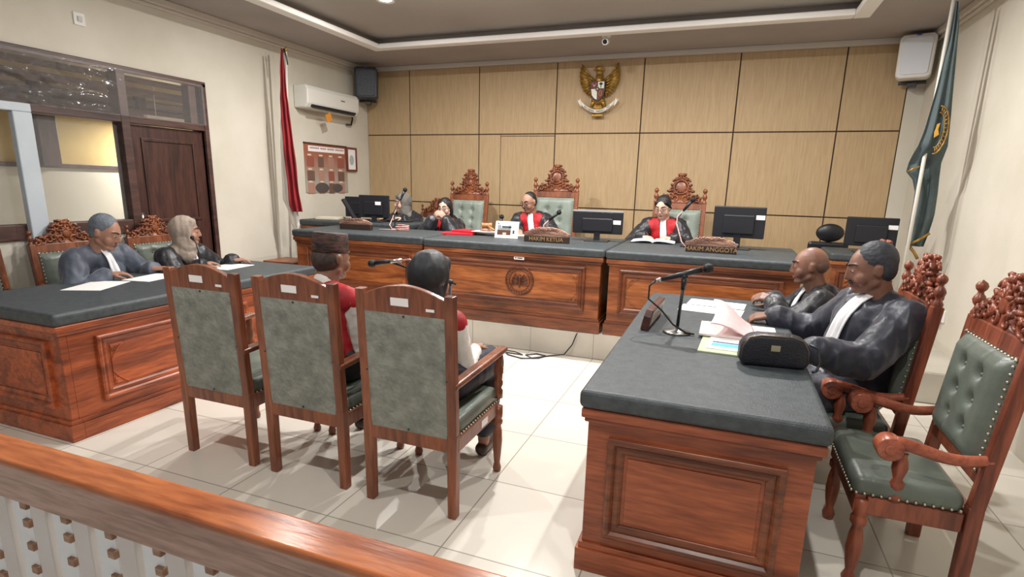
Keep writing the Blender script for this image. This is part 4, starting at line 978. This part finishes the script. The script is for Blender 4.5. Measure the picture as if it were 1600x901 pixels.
# ------------------------------------------------------------------ wall fittings
ac = thing('air_conditioner', 'white split air conditioner with orange tag high on the left wall', 'air conditioner', (XL, 6.37, 2.40))
m = MB(); m.prism([(0, 0), (.17, .0), (.215, .06), (.22, .22), (.19, .27), (0, .27)], 1.04, Matrix.Rotation(0, 4, 'Z')); m.build('casing', mat('ac_plastic', (226, 224, 216), .4), ac, bevel=.018, seg=3)
m = MB(); m.b2(.165, .215, -.44, .44, .02, .045); m.build('air_slot', BLACKP, ac)
for k in range(3):
    m = MB(); m.box((.195-.012*k, 0, .012+k*.02), (.05, .86, .005), Matrix.Rotation(.6, 3, 'Y')); m.build('louvre', mat('louvre_grey', (96, 92, 88), .5), ac)
m = MB(); m.tube([(.05, .51, .1), (.05, .57, .09), (.05, .585, -.02), (.05, .55, -.10), (.04, .46, -.10)], .012, 8); m.build('hose', BLACKP, ac, smooth=True)
m = MB(); m.b2(.222, .224, .12, .20, .15, .165); m.build('logo', mat('logo_grey', (120, 120, 124), .4), ac)
m = MB(); m.box((0, 0, 0), (.006, .11, .10), Matrix.Rotation(.35, 3, 'X')); m.tube([(0, 0, .05), (0, .01, .09)], .002, 6)
tg = m.build('hanging_tag', mat('orange_tag', (214, 140, 50), .6), None); tg.location = (XL+.21, 6.24, 2.32); tag(tg, 'small orange tag hanging under the air conditioner', 'tag')
def speaker(label, loc, rz, mc, mg):
    t = thing('speaker', label, 'speaker', loc, rz, 'wall speakers')
    m = MB(); m.prism([(-.15, -.19), (-.11, -.21), (.11, -.21), (.15, -.19), (.155, .17), (.13, .20), (-.13, .20), (-.155, .17)], .20); m.build('cabinet', mc, t, bevel=.02, seg=3)
    m = MB(); m.prism([(-.12, -.165), (-.10, -.18), (.10, -.18), (.12, -.165), (.125, .15), (.105, .17), (-.105, .17), (-.125, .15)], .02, Matrix.Translation((0, -.105, 0))); m.build('grille', mg, t, bevel=.006)
    m = MB(); m.b2(-.12, .12, .10, .16, -.24, -.21); m.b2(-.04, .04, .06, .20, -.27, -.235); m.build('bracket', BLACKP, t, bevel=.004)
    m = MB(); m.b2(-.02, .02, -.118, -.112, .18, .19); m.build('badge', mat('badge_blue', (40, 70, 180), .4), t)
    return t
speaker('dark grey speaker in the upper left corner between wall and tan boards', (-4.90, 7.05, 2.87), .5, DGREY, mat('speaker_mesh', (84, 88, 96), .6, var=(60, 64, 70), scale=60))
speaker('speaker whitened by painted haze in the upper right corner behind the green flag', (1.63, 7.12, 2.89), -.25, WHITE, mat('speaker_mesh_hazed', (226, 230, 236), .6))  # cabinet and mesh drawn white, haze put into the colour
cc = thing('security_camera', 'small white security camera on the ceiling above the eagle emblem', 'camera', (-1.41, 6.47, ZC))
m = MB(); m.cyl((0, 0, 0), (0, 0, -.02), .05, .045, 20); m.cyl((0, 0, -.02), (0, -.01, -.05), .02); m.cyl((0, .03, -.055), (0, -.06, -.075), .032, .034, 18); m.build('housing', WHITE, cc, smooth=False, bevel=.003)
m = MB(); m.cyl((0, -.06, -.075), (0, -.066, -.077), .024); m.build('lens', SCREEN, cc)
sw = thing('wall_socket', 'small white wall plate high on the left wall above the window', 'socket', (XL, 3.40, 2.775))
MB().b2(0, .012, -.045, .045, -.05, .05).build('plate', WHITE, sw, bevel=.004); MB().b2(.012, .02, -.018, .018, -.02, .02).build('button', mat('switch_grey', (190, 186, 180), .4), sw, bevel=.003)
po = thing('poster', 'faded brown chart poster with white header on the left wall', 'poster', (XL, 6.41, 1.68))
PB = bpy.data.materials.new('poster_print'); PB.use_nodes = True
nt = PB.node_tree; tc = nt.nodes.new('ShaderNodeTexCoord'); sp = nt.nodes.new('ShaderNodeSeparateXYZ'); nt.links.new(tc.outputs['Object'], sp.inputs[0])
mr = nt.nodes.new('ShaderNodeMapRange'); mr.inputs[1].default_value = -.31; mr.inputs[2].default_value = .31; nt.links.new(sp.outputs[2], mr.inputs[0])
rp = nt.nodes.new('ShaderNodeValToRGB'); rp.color_ramp.elements[0].color = lin((168, 160, 150)); rp.color_ramp.elements[1].color = lin((158, 96, 74)); rp.color_ramp.elements[0].position = .15; rp.color_ramp.elements[1].position = .8
nt.links.new(mr.outputs[0], rp.inputs[0])
nt.links.new(rp.outputs[0], nt.nodes['Principled BSDF'].inputs['Base Color'])
MB().b2(.002, .01, -.435, .435, -.31, .31).build('sheet', PB, po)
m = MB(); m.b2(.0, .016, -.44, .44, .305, .325); m.build('top_batten', DKW, po)
hd_ = MB().b2(.010, .012, -.36, .38, .215, .285).build('header', PAPER, po)
for k in range(34):
    if k in (9, 16, 24): continue
    m = MB(); y = -.33+k*.0205; m.b2(.012, .013, y, y+.013, .25, .27)
    m.build('header_letter', mat('print_red', (150, 70, 70), .6), hd_)
cols = [(-.40, -.22), (-.18, -.03), (.02, .18), (.22, .40)]
for i, (y0, y1) in enumerate(cols):
    for j, z in enumerate((.15, -.03, -.19)):
        MB().b2(.010, .012, y0, y1-.04, z-.13, z+.0).build('chart_box', [mat('chart_a', (150, 84, 70), .7), mat('chart_b', (112, 84, 72), .7), mat('chart_c', (172, 128, 112), .7)][(i+j) % 3], po)
        MB().b2(.012, .0135, y0+.02, y0+.09, z+.01, z+.03).build('chart_label', mat('chart_cream', (222, 206, 178), .7), po)
m = MB(); m.sph((.011, -.12, -.25), (.003, .14, .07), 14); m.sph((.011, .2, -.25), (.003, .12, .06), 14); m.build('print_dark_shape', mat('chart_dark', (84, 76, 74), .7), po)  # dark rounded shapes low on the sheet
ct = thing('framed_certificate', 'small certificate in red-brown frame overlapping the poster on the left wall', 'picture frame', (XL, 6.93, 1.83))
m = MB()
for (a, b, c, d) in ((-.115, .115, .14, .165), (-.115, .115, -.165, -.14), (-.115, -.09, -.14, .14), (.09, .115, -.14, .14)): m.b2(.018, .04, a, b, c, d)
m.build('frame', wood('frame_wood', (130, 64, 48), (90, 40, 30), 'z'), ct, bevel=.003); MB().b2(.016, .026, -.09, .09, -.14, .14).build('print', PAPER, ct)
m = MB(); m.sph((.027, 0, -.01), (.002, .05, .07), 14); m.build('print_motif', mat('print_grey_green', (170, 184, 178), .7), ct)
so = thing('wall_socket', 'white socket with black plugged cable low on the right wall between the carved chairs', 'socket', (XR, 5.66, .53))
MB().b2(-.015, 0, -.07, .07, -.05, .05).build('plate', WHITE, so, bevel=.004)
m = MB(); m.b2(-.06, -.015, -.035, .03, -.025, .025); m.tube([(-.05, 0, .02), (-.07, .02, .09), (-.05, .03, .10), (-.04, .05, .0), (-.05, .08, -.16), (-.06, .12, -.25)], .006, 6); m.build('plug', BLACKP, so, bevel=.004)

# ------------------------------------------------------------------ monitors
def monitor(label, loc, rz, w=.46, h=.27, zb=.09, back=True, tilt=0, sticker=(.10, .03), blue=False):
    t = thing('computer_monitor', label, 'monitor', loc, rz)
    R = Matrix.Rotation(tilt, 4, 'X')
    m = MB(); m.xf = Matrix.Translation((0, 0, zb+h/2)) @ R; m.box((0, 0, 0), (w, .03, h)); m.box((0, -.02, -.02), (w*.6, .03, h*.6)); c = m.build('casing', BLACKP, t, bevel=.008)
    m = MB(); m.xf = Matrix.Translation((0, 0, zb+h/2)) @ R; m.b2(-w/2+.012, w/2-.012, .0155, .017, -h/2+.02, h/2-.012); m.build('screen', SCREEN, t)
    m = MB(); m.box((0, -.01, zb*.6+.03), (.06, .025, zb*1.2+.05)); m.build('stand', BLACKP, t, bevel=.004)
    m = MB(); m.b2(-.12, .12, -.08, .09, 0, .012); m.build('foot', BLACKP, t, bevel=.005)
    if sticker:
        m = MB(); m.xf = Matrix.Translation((0, 0, zb+h/2)) @ R; m.b2(sticker[0], sticker[0]+.075, -.0375 if abs(sticker[0]) < w*.3 else -.0165, -.0155 if abs(sticker[0]) >= w*.3 else -.036, sticker[1], sticker[1]+.04); m.build('sticker', PAPER, c)
    return t
monitor('black monitor seen from behind at the right end of the judges bench', (.115, 5.62, BZ), -.12, w=.45, h=.285, zb=.105, sticker=(.145, .03))
mm = monitor('black monitor with pale top edge beside the presiding judge', (-1.19, 5.55, BZ+.004), .05, w=.50, h=.215, zb=.075, sticker=(.155, -.01))
m = MB(); m.b2(-.25, .25, -.018, .018, .29, .303); m.build('pale_top_strip', mat('strip_grey', (160, 166, 172), .4), mm)
monitor('black monitor with white sticker in front of the woman in grey headscarf', (-4.02, 5.86, 1.05), .12, w=.40, h=.27, zb=.05, sticker=(.03, .02))
monitor('smaller black monitor at far left on the clerk desk', (-4.37, 6.02, 1.05), .2, w=.34, h=.25, zb=.04, sticker=None)
monitor('dark monitor on the side desk beside the green flag', (1.28, 6.1, .99), -.1, w=.42, h=.27, zb=.06, sticker=(.13, .03))
sc = thing('document_scanner', 'black angled document stand leaning on the left bench end', 'stand', (-4.06, 5.45, BZ+.012), .2)
m = MB(); m.box((0, 0, .17), (.03, .07, .34), Matrix.Rotation(-.55, 3, 'Y')); m.build('arm', BLACKP, sc, bevel=.006); m = MB(); m.b2(-.02, .18, -.06, .06, 0, .02); m.build('base', BLACKP, sc, bevel=.006)
ch_ = thing('office_chair', 'black office chair back between the side desk and the moustached lawyer', 'chair', (1.08, 6.98, ZP))
m = MB(); m.sph((0, 0, .86), (.14, .05, .10), 18); m.build('headrest', BLACKP, ch_, smooth=True); m = MB(); m.cyl((0, .02, .4), (0, .02, .8), .02); m.build('post', BLACKP, ch_)
m = MB(); m.b2(-.22, .22, -.45, 0, .40, .48); m.build('seat', BLACKP, ch_, bevel=.03); m = MB(); m.b2(-.20, .20, -.01, .05, .48, .76); m.build('backrest', BLACKP, ch_, bevel=.03)
m = MB(); m.cyl((0, -.22, .06), (0, -.22, .4), .025)
for k in range(5): m.cap((0, -.22, .07), .02, (.22*math.cos(k*1.257), -.22+.22*math.sin(k*1.257), .035), .02, 8)
m.build('base', BLACKP, ch_, smooth=True)

# ------------------------------------------------------------------ things on the judges' bench
CARV = wood('wood_nameplate', (206, 164, 144), (128, 90, 76), 'x', .45)
NPB = mat('nameplate_dark', (58, 42, 34), .5); LET = mat('letter_gold', (182, 146, 100), .45, .2)
def nameplate(label, loc, rz, txt, w=.42, high=.075):
    t = thing('name_block', label, 'name plate', loc, rz)
    m = MB(); m.b2(-w/2, w/2, -.03, .03, 0, .062); b = m.build('base', NPB, t, bevel=.004)
    m = MB(); N = 24; m.prism([(-w/2, .06)] + [(-w/2+w*i/N, .062+high*math.sin(PI*min(1, max(0, (i+.6)/(N+1.2))))**.6) for i in range(N+1)] + [(w/2, .06)], .035)
    rr = random.Random(3)
    for i in range(46):
        u = (i % 23+.5)/23; zz = .07+(high*math.sin(PI*u)**.6-.01)*(.25+.6*((i//23)*.7+rr.random()*.3)); x = -w/2+w*u; a = rr.random()*PI
        curl(m, (x, zz), .016, .9, a, .006, -.019)
        m.cap((x, -.018, zz), .007, (x+.016*math.cos(a), -.02, zz+.012*math.sin(a)), .003, 6)
    m.build('carved_top', CARV, t, smooth=False)
    if txt: text('lettering', txt, .052, LET, b, Vector((0, -.0315, .031)), RX90, .003)
    return t
nameplate('carved wooden name block reading HAKIM KETUA before the presiding judge', (-1.585, 5.13, BZ+.004), .03, 'HAKIM KETUA', .44, .085)
nameplate('carved wooden name block reading HAKIM ANGGOTA on the right bench section', (-.095, 5.15, BZ), -.04, 'HAKIM ANGGOTA', .42, .075)
nameplate('carved wooden name block on the left bench section', (-3.79, 5.17, BZ+.012), .08, None, .38, .06)
MESHM = mat('mic_mesh', (26, 26, 28), .45, .3, bump=.6, bscale=300)
REDC = mat('pink_cable', (206, 120, 112), .5, var=(228, 196, 188), scale=80)
def goose(label, base, pts, headp, headd, loops=True, cm=REDC):
    t = thing('desk_microphone', label, 'microphone', base); B = Vector(base)
    m = MB(); m.lathe([(.055, 0), (.055, .012), (.03, .02), (.012, .03)]); m.build('base', BLACKP, t, smooth=True)
    m = MB(); m.tube([Vector(p)-B for p in pts], .006, 8); m.build('gooseneck', BLACKP, t, smooth=True)
    H = Vector(headp)-B; d = Vector(headd).normalized()
    m = MB(); m.cyl(H, H-d*.12, .017, .011, 14); m.build('handle', BLACKP, t, smooth=True); m = MB(); m.sph(H+d*.01, .026, 14); m.build('grille', MESHM, t, smooth=True)
    if loops:
        m = MB(); s0 = H-d*.12; m.tube([s0, s0-d*.03+Vector((-.03, 0, -.03)), s0+Vector((-.05, -.02, -.12)), Vector((-.04, -.05, .05)), Vector((0, -.06, .008)), Vector((.08, -.03, .008)), Vector((.05, .06, .008)), Vector((-.04, .05, .008))], .0055, 8); m.build('cable', cm, t, smooth=True)
    return t
goose('gooseneck microphone with pink cable in front of the clerk, beside the left name block', (-3.47, 5.45, BZ+.012), [(-3.47, 5.45, BZ+.03), (-3.50, 5.48, 1.2), (-3.47, 5.55, 1.34), (-3.45, 5.58, 1.38)], (-3.43, 5.60, 1.44), (.4, .2, .9))
m = MB(); m.tube([(-3.55, 5.26, BZ+.02)]+[(-3.32+.08*math.cos(k*.9), 5.36+.06*math.sin(k*.9), BZ+.02+.003*k) for k in range(18)], .006, 6); c_ = m.build('coiled_cable', REDC, smooth=True); tag(c_, 'coiled pinkish cable lying on the left bench section', 'cable')
goose('gooseneck microphone at the right shoulder of the presiding judge', (-1.66, 5.50, BZ+.004), [(-1.66, 5.50, BZ+.03), (-1.70, 5.56, 1.15), (-1.66, 5.58, 1.22)], (-1.61, 5.58, 1.265), (.6, .1, .5))
goose('small microphone behind the white tablet, left of the presiding judge', (-2.33, 5.75, BZ+.004), [(-2.33, 5.75, BZ+.03), (-2.34, 5.78, 1.1), (-2.335, 5.80, 1.14)], (-2.33, 5.82, 1.175), (.1, .1, .9), loops=False)
goose('microphone with pink cable in front of the judge reading a book', (-.33, 5.55, BZ), [(-.33, 5.55, BZ+.03), (-.42, 5.60, 1.12), (-.44, 5.60, 1.24), (-.40, 5.60, 1.31)], (-.315, 5.60, 1.43), (.55, 0, .75))
tb = thing('tablet', 'white tablet standing on the bench showing a courtroom picture', 'tablet', (-2.055, 5.26, BZ+.004), .03)
TR = Matrix.Rotation(-.25, 4, 'X')
m = MB(); m.xf = TR; m.b2(-.125, .125, -.005, .005, 0, .175); m.build('casing', WHITE, tb, bevel=.006)
def tb_(name, x0, x1, z0, z1, mm, d): m = MB(); m.xf = TR; m.b2(x0, x1, -.006-d, -.005, z0, z1); return m.build(name, mm, scr if name != 'screen' else tb)
scr = tb_('screen', -.105, .105, .018, .160, mat('tablet_white', (226, 228, 230), .3, emit=.25), .0003)
tb_('picture_walls', -.098, .045, .035, .135, mat('tablet_grey', (140, 150, 150), .4), .0006)
tb_('picture_ceiling', -.06, .02, .105, .13, mat('tablet_pale', (210, 226, 226), .4), .001)
tb_('picture_furniture', -.098, .045, .035, .085, mat('tablet_brown', (92, 56, 40), .4), .001)
tb_('picture_floor', -.04, .0, .035, .06, mat('tablet_floor', (180, 176, 168), .4), .0013)
tb_('icon', .065, .085, .05, .085, mat('tablet_icon', (60, 56, 52), .4), .0006); tb_('icon', -.098, -.086, .14, .155, mat('tablet_icon', (60, 56, 52), .4), .0006)
m = MB(); m.box((0, .05, .06), (.1, .006, .14), Matrix.Rotation(.5, 3, 'X')); m.build('rear_stand', DGREY, tb)
def flat(name, label, cat, c, w, d, h, rz, mm, group=None, bev=.001):
    m = MB(); m.b2(-w/2, w/2, -d/2, d/2, 0, h); o = m.build(name, mm, bevel=bev); o.location = c; o.rotation_euler = (0, 0, rz); return tag(o, label, cat, group)
REDF = mat('red_folder', (196, 34, 52), .45)
flat('folder', 'lower red folder lying nearest the bench edge by the woman judge', 'folder', (-2.66, 5.42, BZ+.004), .34, .24, .018, .25, REDF)
flat('folder', 'upper red folder fanned over the other one', 'folder', (-2.60, 5.56, BZ+.024), .32, .23, .016, -.25, REDF)
flat('document', 'white document under the wooden gavel between the red folders and tablet', 'paper', (-2.38, 5.50, BZ+.042), .26, .2, .004, .1, PAPER)
gv = thing('gavel', 'wooden gavel resting on its round block beside the red folders', 'gavel', (-2.37, 5.50, BZ+.046), .3)
m = MB(); m.lathe([(.07, 0), (.075, .01), (.07, .025), (.06, .03)]); m.build('sound_block', CARV, gv, smooth=True)
m = MB(); m.lathe([(.026, -.055), (.03, -.05), (.03, -.03), (.024, -.025), (.027, 0), (.024, .025), (.03, .03), (.03, .05), (.026, .055)], (0, 0, .06), (1, .1, .06)); m.build('mallet_head', wood('wood_gavel', (196, 140, 84), (150, 96, 54), 'x'), gv, smooth=True)
m = MB(); m.cyl((0, 0, .06), (.1, -.22, .03), .009, .011); m.build('handle', wood('wood_gavel', (196, 140, 84), (150, 96, 54), 'x'), gv, smooth=True)
bk = thing('open_book', 'open white book under the hands of the reading judge', 'book', (-.66, 5.78, BZ), .05)
m = MB(); m.grid(lambda u, v: ((u-.5)*.42, (v-.5)*.27, .012+.022*(1-abs(2*u-1))**.5*abs(math.sin(u*2*PI))**.4), 30, 2); m.build('pages', PAPER, bk, solid=.012, smooth=True, fix=False)
MB().b2(-.215, .215, -.14, .14, 0, .005).build('cover', DGREY, bk)
flat('document', 'sheet of paper beneath the hands of the presiding judge', 'paper', (-1.98, 5.72, BZ+.004), .3, .2, .003, .2, PAPER)
flat('document', 'pale papers piled at the far left end of the clerk desk', 'paper', (-4.75, 5.95, 1.05), .3, .22, .025, .2, mat('paper_cream', (220, 210, 190), .7))
kb = thing('keyboard', 'black keyboard on the clerk desk by the hands of the woman in grey headscarf', 'keyboard', (-3.84, 6.06, 1.05), .1)
MB().b2(-.2, .2, -.06, .06, 0, .015).build('casing', BLACKP, kb, bevel=.004)
for r_ in range(4): MB().b2(-.19, .19, -.05+r_*.025, -.03+r_*.025, .015, .02).build('key_row', DGREY, kb, bevel=.002)
# small wooden step at the left bench end
st_ = MB(); st_.b2(-4.80, -4.42, 4.86, 5.18, ZP, .60); st_.b2(-4.82, -4.40, 4.84, 5.20, .60, .64); so_ = st_.build('wooden_box', WX, bevel=.006); tag(so_, 'low wooden box standing left of the judges bench by the wall', 'box')

# ------------------------------------------------------------------ left desk papers
flat('document', 'white paper lying nearest the front corner of the left desk', 'paper', (-4.08, 2.57, .775), .25, .36, .003, .45, PAPER)
flat('document', 'white paper under the hands of the robed man at the left desk', 'paper', (-4.07, 2.98, .775), .23, .34, .003, .2, PAPER)
flat('document', 'white paper in front of the woman in beige headscarf', 'paper', (-4.03, 3.66, .775), .25, .33, .003, .1, PAPER)
dm = thing('desk_microphone', 'thin black microphone stem before the woman in beige headscarf', 'microphone', (-4.02, 3.36, .775))
MB().lathe([(.04, 0), (.04, .012), (.01, .02)]).build('base', BLACKP, dm, smooth=True); MB().tube([(0, 0, .015), (0, .0, .16), (-.02, 0, .24), (-.05, 0, .27)], .005).build('gooseneck', BLACKP, dm, smooth=True); MB().sph((-.055, 0, .275), .016).build('grille', MESHM, dm, smooth=True)

# ------------------------------------------------------------------ right desk things
DT = .785
ms = thing('desk_microphone', 'black microphone on a round-based stand on the right desk', 'microphone', (-.185, 3.02, DT))
m = MB(); m.lathe([(.072, 0), (.074, .006), (.066, .012), (.02, .018), (.012, .024)]); m.build('base', mat('base_grey_metal', (120, 118, 114), .3, .7), ms, smooth=True)
m = MB(); m.cyl((0, 0, .01), (.012, 0, .27), .0085); m.cyl((.012, 0, .24), (.013, 0, .30), .014); m.sph((.013, 0, .305), .018); m.build('stand', BLACKP, ms, smooth=True)
a_ = Vector((-.13, -.02, .275)); b_ = Vector((.125, .02, .355)); dd = (b_-a_).normalized()
m = MB(); m.cyl(a_+dd*.03, b_-dd*.03, .0115, .0175, 16); m.build('handle', BLACKP, ms, smooth=True)
m = MB(); m.cyl(a_, a_+dd*.03, .010, .0115, 14); m.build('connector', STEEL, ms, smooth=True)
m = MB(); m.sph(b_, .027, 16); m.tube([b_-dd*.02+Vector((0, 0, 0))]*1+[b_-dd*.019], .026, 16); m.build('grille', MESHM, ms, smooth=True)
m = MB(); m.tube([a_, a_-dd*.03+Vector((0, 0, -.02)), a_+Vector((-.03, 0, -.10)), Vector((-.09, -.01, .12)), Vector((-.02, -.03, .05)), Vector((.05, -.04, .015)), Vector((.09, -.02, .008))], .005, 8); m.build('cable', BLACKP, ms, smooth=True)
nb_ = thing('name_block', 'dark wooden name holder standing on edge near the left side of the right desk', 'name plate', (-.345, 3.22, DT), -PI/2-.05)
m = MB(); m.prism([(-.23, 0), (.23, 0), (.23, .08), (.20, .115), (-.20, .115), (-.23, .08)], .04, Matrix.Rotation(-.2, 4, 'X')); m.build('block', wood('wood_dark_red', (96, 50, 44), (54, 28, 24), 'x'), nb_, bevel=.005)
m = MB(); m.xf = Matrix.Rotation(-.2, 4, 'X'); m.b2(-.19, .19, .0205, .023, .025, .095); m.build('plate', mat('plate_pale', (186, 176, 160), .4), nb_)
flat('document', 'white sheet farthest on the right desk by the clasped hands', 'paper', (.0, 3.93, DT), .36, .20, .003, -.10, PAPER)
flat('document', 'white sheet just in front of the clasped hands', 'paper', (-.03, 3.70, DT+.001), .38, .20, .003, -.12, PAPER)
flat('folder', 'pale green folder beside the black pouch', 'folder', (.075, 2.86, DT), .26, .34, .008, -.05, mat('pale_green_card', (196, 208, 168), .6))
br = thing('brochure', 'white brochure with blue print on the pale green folder', 'brochure', (.10, 2.86, DT+.008), -.08)
MB().b2(-.12, .12, -.12, .12, 0, .004).build('sheet', PAPER, br); MB().b2(-.10, .10, -.07, -.01, .004, .005).build('blue_print', mat('print_blue', (90, 180, 214), .5), br); MB().b2(-.10, .10, .0, .02, .004, .005).build('dark_print', mat('print_navy', (40, 70, 110), .5), br)
pp = thing('document', 'stack of pink sheets with a lifted page under the hand of the moustached lawyer', 'paper', (.13, 3.12, DT+.013), 0)
MB().b2(-.20, .18, -.15, .15, 0, .012).build('bottom_sheets', mat('paper_pinkish_white', (240, 224, 222), .7), pp, bevel=.002)
m = MB(); m.grid(lambda u, v: (-.15+.20*u+.02*math.sin(v*3), -.15+.34*v, .014+.12*math.sin(min(1, (1-u)*1.1)*PI*.5)**1.5*(.45+.55*v)), 16, 16); m.build('lifted_page', PINK, pp, solid=.002, smooth=True, fix=False)
pc = thing('pouch', 'black leather zip pouch with metal badge on the right desk', 'bag', (.255, 2.62, DT), .12)
m = MB()
prof = [(-.15, .0), (.15, 0), (.168, .03), (.165, .09), (.135, .132), (.08, .145), (-.08, .145), (-.135, .132), (-.165, .09), (-.168, .03)]
m.prism([(x*.86, z) for x, z in prof], .085); pb_ = m.build('body', mat('pouch_leather', (36, 37, 46), .38, var=(26, 27, 34), scale=14, bump=.4, bscale=120), pc, bevel=.02, seg=4)
for p_ in pb_.data.polygons: p_.use_smooth = True
m = MB(); m.tube([(x*.8, -.036, z*.97) for x, z in prof[2:]], .0045, 6); m.build('zip', mat('zip_metal', (120, 106, 96), .35, .7), pc, smooth=True)
m = MB(); m.b2(-.02, .018, -.046, -.041, .075, .102); m.build('badge', mat('badge_metal', (200, 190, 160), .3, .8), pc, bevel=.002)
m = MB(); m.tube([(.14, -.01, .11), (.17, -.03, .10), (.178, -.05, .04), (.165, -.06, -.0+.008), (.15, -.07, .006)], .006, 8); m.build('wrist_strap', BLACKP, pc, smooth=True)

# ------------------------------------------------------------------ boom microphone in front of the defendants, cables
bm_ = thing('floor_microphone', 'microphone on a boom stand between the capped man and the woman in black headscarf', 'microphone', (-1.58, 3.1, 0))
off = Vector((-1.58, 3.1, 0))
m = MB(); m.cyl((0, 0, .02), (0, 0, .93), .011); m.sph((0, 0, .93), .02)
for k in range(3): m.cap((0, 0, .12), .012, (.24*math.cos(k*2.094+.5), .24*math.sin(k*2.094+.5), .012), .012, 8)
m.build('stand', BLACKP, bm_, smooth=True)
m = MB(); m.cyl((.04, 0, .92), Vector((-2.03, 3.1, 1.03))-off, .007); m.build('boom', BLACKP, bm_, smooth=True)
h0 = Vector((-2.145, 3.08, 1.01))-off; h1 = Vector((-1.93, 3.1, 1.045))-off; d_ = (h1-h0).normalized()
m = MB(); m.cyl(h0+d_*.03, h1-d_*.05, .018, .012, 14); m.build('handle', BLACKP, bm_, smooth=True)
m = MB(); m.cyl(h1-d_*.11, h1, .0135, .0125, 14); m.build('silver_sleeve', STEEL, bm_, smooth=True)
m = MB(); m.sph(h0, .028, 14); m.build('grille', MESHM, bm_, smooth=True)
m = MB(); m.tube([h1, h1+Vector((.06, 0, .01)), h1+Vector((.14, .01, -.04)), h1+Vector((.24, 0, -.10)), (.02, 0, .7), (.015, -.02, .3), (.03, -.05, .01)], .005, 6); m.build('cable', REDC, bm_, smooth=True)
m = MB(); m.tube([(-1.16, 4.80, .235), (-1.20, 4.80, .12), (-1.27, 4.79, .02), (-1.38, 4.74, .008), (-1.52, 4.60, .008), (-1.60, 4.66, .008), (-1.52, 4.74, .008), (-1.42, 4.70, .012), (-1.46, 4.62, .008), (-1.60, 4.55, .008), (-1.75, 4.60, .008), (-1.85, 4.72, .008), (-1.72, 4.70, .012), (-1.62, 4.64, .012), (-1.78, 4.66, .008), (-1.95, 4.64, .008)], .006, 6)
tag(m.build('cable', BLACKP, smooth=True), 'black cable tangled on the floor tiles below the judges bench', 'cable')
